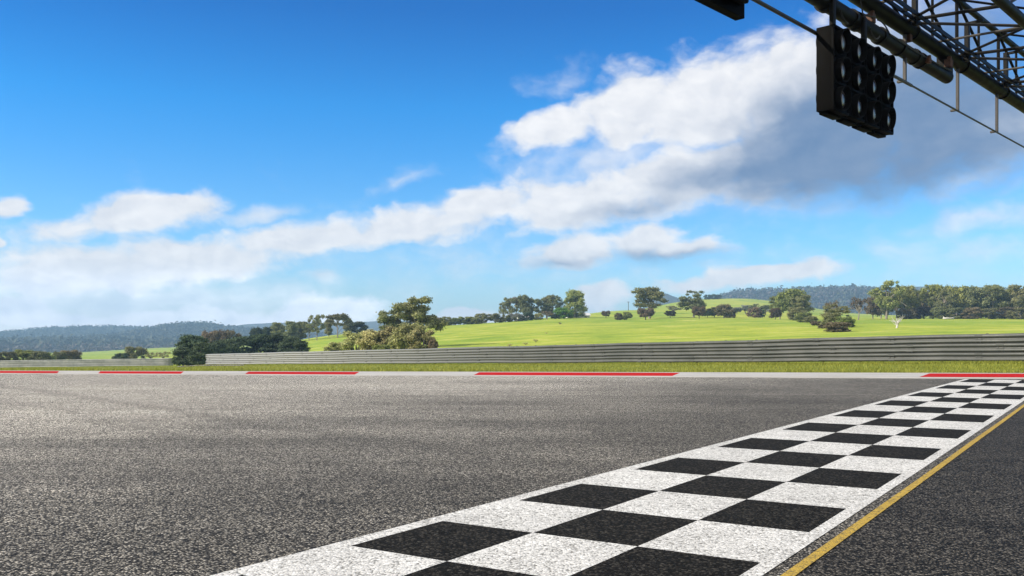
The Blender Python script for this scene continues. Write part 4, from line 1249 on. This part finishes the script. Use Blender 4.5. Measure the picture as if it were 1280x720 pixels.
# ------------------------------------------------------------------ grass blades on the verge and by the barrier foot
def blades(name, n, pick, hmin, hmax, wid, mat, rng):
    P_ = pick(n)
    an = rng.random(n) * 6.283
    h = hmin + (hmax - hmin) * rng.random(n) ** 1.6
    dx = np.cos(an) * wid; dy = np.sin(an) * wid
    lean = rng.normal(size=(n, 2)) * h[:, None] * 0.35
    a = P_ + np.stack([dx, dy, np.zeros(n) - 0.01], -1); b = P_ - np.stack([dx, dy, np.zeros(n) + 0.01], -1)
    t = P_ + np.stack([lean[:, 0], lean[:, 1], h], -1)
    v = np.stack([a, b, t], 1).reshape(-1, 3)
    return tag(link(name, mesh_np(name, v, np.arange(n * 3).reshape(-1, 3)), mat), None, None, None, 'stuff')
rb = np.random.default_rng(21)
def pick_verge(n):
    px = -40 + 1400 * rb.random(n)
    s = rb.random(n); s = np.where(rb.random(n) < 0.45, 0.90 + 0.10 * s, np.where(rb.random(n) < 0.3, 0.0 + 0.08 * s, s))
    out = np.zeros((n, 3))
    jj = np.clip(np.searchsorted(PX, px) - 1, 0, nP - 2)
    tt = (px - PX[jj]) / (PX[jj + 1] - PX[jj])
    ii = np.clip((s * (NV - 1)).astype(int), 0, NV - 2); fs = s * (NV - 1) - ii
    for A_, k in ((Xg, 0), (Yg, 1), (Zg, 2)):
        out[:, k] = ((A_[ii, jj] * (1 - tt) + A_[ii, jj + 1] * tt) * (1 - fs) + (A_[ii + 1, jj] * (1 - tt) + A_[ii + 1, jj + 1] * tt) * fs)
    return out
M['blade'] = make_leaf('grass_blade', (0.185, 0.20, 0.024), (0.32, 0.31, 0.055), 0.35)
blades('grass', 90000, pick_verge, 0.03, 0.16, 0.012, M['blade'], rb)

# ------------------------------------------------------------------ sun and sky
SUN_EL, SUN_AZ = R(33), math.atan2(-0.97, -0.25)
sd = Vector((math.sin(SUN_AZ) * math.cos(SUN_EL), math.cos(SUN_AZ) * math.cos(SUN_EL), math.sin(SUN_EL)))
sl = bpy.data.lights.new('sun', 'SUN'); sl.energy = 4.8; sl.angle = R(0.5); sl.color = (1.0, 0.92, 0.80)
so = bpy.data.objects.new('sun', sl); COL.objects.link(so); so.location = (-40, -10, 40)
so.rotation_euler = sd.to_track_quat('Z', 'Y').to_euler()

w = bpy.data.worlds.new('World'); sc.world = w; w.use_nodes = True
T = NT(w.node_tree)
bg = w.node_tree.nodes['Background']; bg.inputs[1].default_value = 0.10
sky = T.n('ShaderNodeTexSky', sky_type='NISHITA', sun_disc=False)
sky.sun_elevation = SUN_EL; sky.sun_rotation = SUN_AZ % (2 * math.pi)
sky.air_density = 1.0; sky.dust_density = 0.6; sky.ozone_density = 2.5
hs = T.n('ShaderNodeHueSaturation'); T.l(sky.outputs[0], hs.inputs['Color'])
hs.inputs['Saturation'].default_value = 1.35; hs.inputs['Value'].default_value = 1.35
d = T.n('ShaderNodeTexCoord').outputs['Generated']
s3 = T.n('ShaderNodeSeparateXYZ'); T.l(d, s3.inputs[0])
az = T.m('MULTIPLY', T.m('ARCTAN2', s3.outputs[0], s3.outputs[1]), 1000.0)
el = T.m('MULTIPLY', T.m('ARCSINE', s3.outputs[2]), 1000.0)
cb = T.n('ShaderNodeCombineXYZ'); T.l(az, cb.inputs[0]); T.l(el, cb.inputs[1])
p = cb.outputs[0]
# billowing warp
mpz = T.n('ShaderNodeMapping'); T.l(p, mpz.inputs[0]); mpz.inputs['Scale'].default_value = (0.01, 0.016, 0.01)
pn = mpz.outputs[0]
wz = T.vm('SUBTRACT', T.noise(pn, 1.1, 4, 0.55, 'Color'), (0.5, 0.5, 0.5))
pw = T.vm('ADD', p, T.vm('MULTIPLY', wz, (80.0, 46.0, 0.0)))
fb = T.noise(T.vm('ADD', pn, T.vm('SCALE', wz, None, 0.5)), 2.2, 9, 0.55)
fb2 = T.noise(T.vm('ADD', T.vm('ADD', pn, T.vm('SCALE', wz, None, 0.5)), (0.10, -0.09, 0.0)), 2.2, 3, 0.5)
def azel(px, py):
    a = math.atan((px - 640) / F)
    return a * 1000, math.atan((HZ - py) / F * math.cos(a)) * 1000, math.cos(a) ** 2
def ell(px, py, rx, ry, rot=0.0, wgt=1.0, vec=None):
    x, y, c = azel(px, py)
    mp = T.n('ShaderNodeMapping', vector_type='TEXTURE')
    T.l(vec or pw, mp.inputs[0])
    mp.inputs['Location'].default_value = (x, y, 0); mp.inputs['Rotation'].default_value = (0, 0, R(rot))
    mp.inputs['Scale'].default_value = (rx * c * 1000 / F, ry * 1000 / F, 1)
    ln = T.vm('LENGTH', mp.outputs[0])
    return T.m('MULTIPLY', T.m('SUBTRACT', 1.0, ln), wgt)
def mx(lst):
    a = lst[0]
    for b in lst[1:]: a = T.m('SMOOTH_MAX', a, b, 0.12)
    return a
SOLID = [  # px, py, rx, ry, rot
    (700, 160, 85, 34, 18), (790, 135, 95, 60, 12), (880, 125, 120, 70, 14), (990, 110, 140, 85, 20), (1100, 120, 160, 110, 10), (1010, 190, 230, 75, 6), (1180, 165, 170, 70, 0), 
    (860, 215, 170, 50, 12), (720, 250, 130, 46, 14), (600, 258, 110, 40, 20), (500, 282, 120, 32, 12), (380, 300, 150, 34, 6), (240, 325, 190, 38, 4), (90, 340, 190, 42, -2),
    (165, 268, 140, 32, 10), (215, 255, 80, 20, 8), (5, 256, 36, 17, 8), (-6, 295, 22, 10, 0),
    (715, 312, 72, 28, 6), (790, 300, 80, 26, 8), (860, 305, 70, 16, -6), (935, 348, 160, 17, 4), (750, 372, 50, 20, 0), (395, 388, 125, 27, 2), (600, 395, 70, 12, 0), (20, 388, 90, 26, 0), (120, 402, 200, 22, 0), (330, 398, 160, 20, 0), (1270, 165, 50, 26, 20)]
VEIL = [(1190, 60, 170, 90, 10, 1.2), (395, 350, 60, 14, 0, 0.8), (200, 410, 600, 40, 0, 1.3), (150, 375, 420, 60, 0, 1.0), (330, 262, 70, 16, 8, 0.9), (1230, 265, 130, 24, 4, 0.9), (1200, 320, 190, 45, 0, 0.6), (760, 200, 210, 60, 14, 0.8), (500, 225, 60, 14, 20, 0.5), (700, 100, 60, 24, 20, 0.5), (960, 60, 90, 26, 22, 0.7), (640, 330, 900, 90, 0, 0.35)]
SHADE = [(1100, 155, 280, 85, 8, 1.5), (1100, 212, 290, 62, 4, 1.4), (1210, 90, 190, 100, 0, 1.4), (985, 205, 200, 42, 7, 1.2), (800, 256, 110, 16, 10, 0.45), (830, 322, 110, 16, 0, 0.9), (700, 328, 60, 12, 0, 0.5), (150, 378, 320, 36, 0, 0.25)]
ds = mx([ell(*e) for e in SOLID])
shx = mx([ell(*e) for e in SHADE])
dn = T.m('ADD', ds, T.m('MULTIPLY', T.m('SUBTRACT', fb, 0.5), 1.05))
soft = T.sstep(shx, -0.2, 0.5)
dens = T.m('ADD', T.m('MULTIPLY', T.sstep(dn, 0.0, 0.52), T.m('SUBTRACT', 1.0, soft)), T.m('MULTIPLY', T.sstep(dn, -0.32, 0.55), soft))
dv = mx([ell(*e) for e in VEIL])
veil = T.m('MULTIPLY', T.sstep(T.m('ADD', dv, T.m('MULTIPLY', T.m('SUBTRACT', fb, 0.5), 1.1)), 0.0, 0.9), 0.72)
alpha = T.m('MAXIMUM', T.m('MULTIPLY', dens, 0.97), veil)
sh_ = T.sstep(T.m('ADD', shx, T.m('MULTIPLY', T.m('SUBTRACT', fb2, 0.5), 0.30)), -0.2, 0.9)
relief = T.m('MULTIPLY', T.m('SUBTRACT', fb, fb2), 2.2)
lit = T.m('SUBTRACT', T.m('ADD', 0.90, T.m('MULTIPLY', T.m('MULTIPLY', relief, 0.28), T.m('SUBTRACT', 1.0, T.m('MULTIPLY', sh_, 0.7)))), T.m('MULTIPLY', sh_, 0.80), clamp=True)
ccol = T.mixc(lit, CLOUD_DARK if 'CLOUD_DARK' in globals() else (0.66, 1.42, 2.85), (7.5, 7.4, 7.4))
# the low clouds towards the sun are brighter
glow = T.m('ADD', 1.0, T.m('MULTIPLY', T.sstep(mx([ell(20, 395, 330, 75, 0, 1.0, p), ell(250, 385, 420, 60, 0, 1.0, p), ell(410, 388, 160, 40, 0, 1.2, p)]), 0.0, 0.8), 0.60))
ccol = T.vm('SCALE', ccol, None, glow)
front = T.m('GREATER_THAN', s3.outputs[1], -0.2)
# broken cloud added overhead and behind, out of view, to whiten the fill light
ov = T.noise(T.vm('MULTIPLY', d, (1.0, 1.0, 1.6)), 2.4, 6, 0.55)
over = T.m('MAXIMUM', T.sstep(s3.outputs[2], 0.42, 0.55), T.sstep(s3.outputs[1], 0.35, -0.1))
ova = T.m('MULTIPLY', T.m('MULTIPLY', T.sstep(ov, 0.34, 0.50), 0.94), over)
alpha = T.m('MAXIMUM', T.m('MULTIPLY', alpha, front), ova)
# the photograph's deep polarised blue: paler at the horizon, deeper with height
rp_ = T.n('ShaderNodeValToRGB'); T.l(s3.outputs[2], rp_.inputs[0])
SKYGRADE = [(0.0, (0.80, 0.94, 1.16)), (0.075, (0.56, 0.84, 1.13)), (0.16, (0.36, 0.78, 1.08)), (0.24, (0.11, 0.74, 1.06)), (0.33, (0.0, 0.50, 0.84)), (0.6, (0.02, 0.42, 0.70))]
er = rp_.color_ramp.elements
er[0].position = SKYGRADE[0][0]; er[0].color = SKYGRADE[0][1] + (1,)
er[1].position = SKYGRADE[-1][0]; er[1].color = SKYGRADE[-1][1] + (1,)
for q_, c_ in SKYGRADE[1:-1]:
    e_ = er.new(q_); e_.color = c_ + (1,)
skyc = T.vm('MULTIPLY', hs.outputs[0], rp_.outputs[0])
final = T.mixc(alpha, skyc, ccol)
T.l(final, bg.inputs[0])

# ------------------------------------------------------------------ air
bm = bmesh.new(); add_box(bm, (0, 750, 50), (1, 0, 0), (0, 1, 0), (0, 0, 1), 16000, 2850, 82)
hz_o = tag(link('haze', bm_mesh(bm, 'haze'), None), kind='stuff')
hm = bpy.data.materials.new('haze_air'); hm.use_nodes = True
for n_ in list(hm.node_tree.nodes):
    if n_.type == 'BSDF_PRINCIPLED': hm.node_tree.nodes.remove(n_)
pv_ = hm.node_tree.nodes.new('ShaderNodeVolumePrincipled')
pv_.inputs['Color'].default_value = (0.44, 0.72, 1.0, 1); pv_.inputs['Density'].default_value = 2.7e-4; pv_.inputs['Anisotropy'].default_value = 0.0
hm.node_tree.links.new(pv_.outputs[0], hm.node_tree.nodes['Material Output'].inputs['Volume'])
hz_o.data.materials.append(hm)

# ------------------------------------------------------------------ render settings
sc.view_settings.view_transform = 'Standard'; sc.view_settings.look = 'None'
sc.view_settings.gamma = 1.0; sc.view_settings.exposure = 0.45; sc.view_settings.use_curve_mapping = False
sc.render.engine = 'CYCLES'
sc.cycles.max_bounces = 6; sc.cycles.diffuse_bounces = 2; sc.cycles.glossy_bounces = 2; sc.cycles.transparent_max_bounces = 4; sc.cycles.volume_bounces = 0
sc.cycles.use_denoising = True
sc.cycles.caustics_reflective = False; sc.cycles.caustics_refractive = False
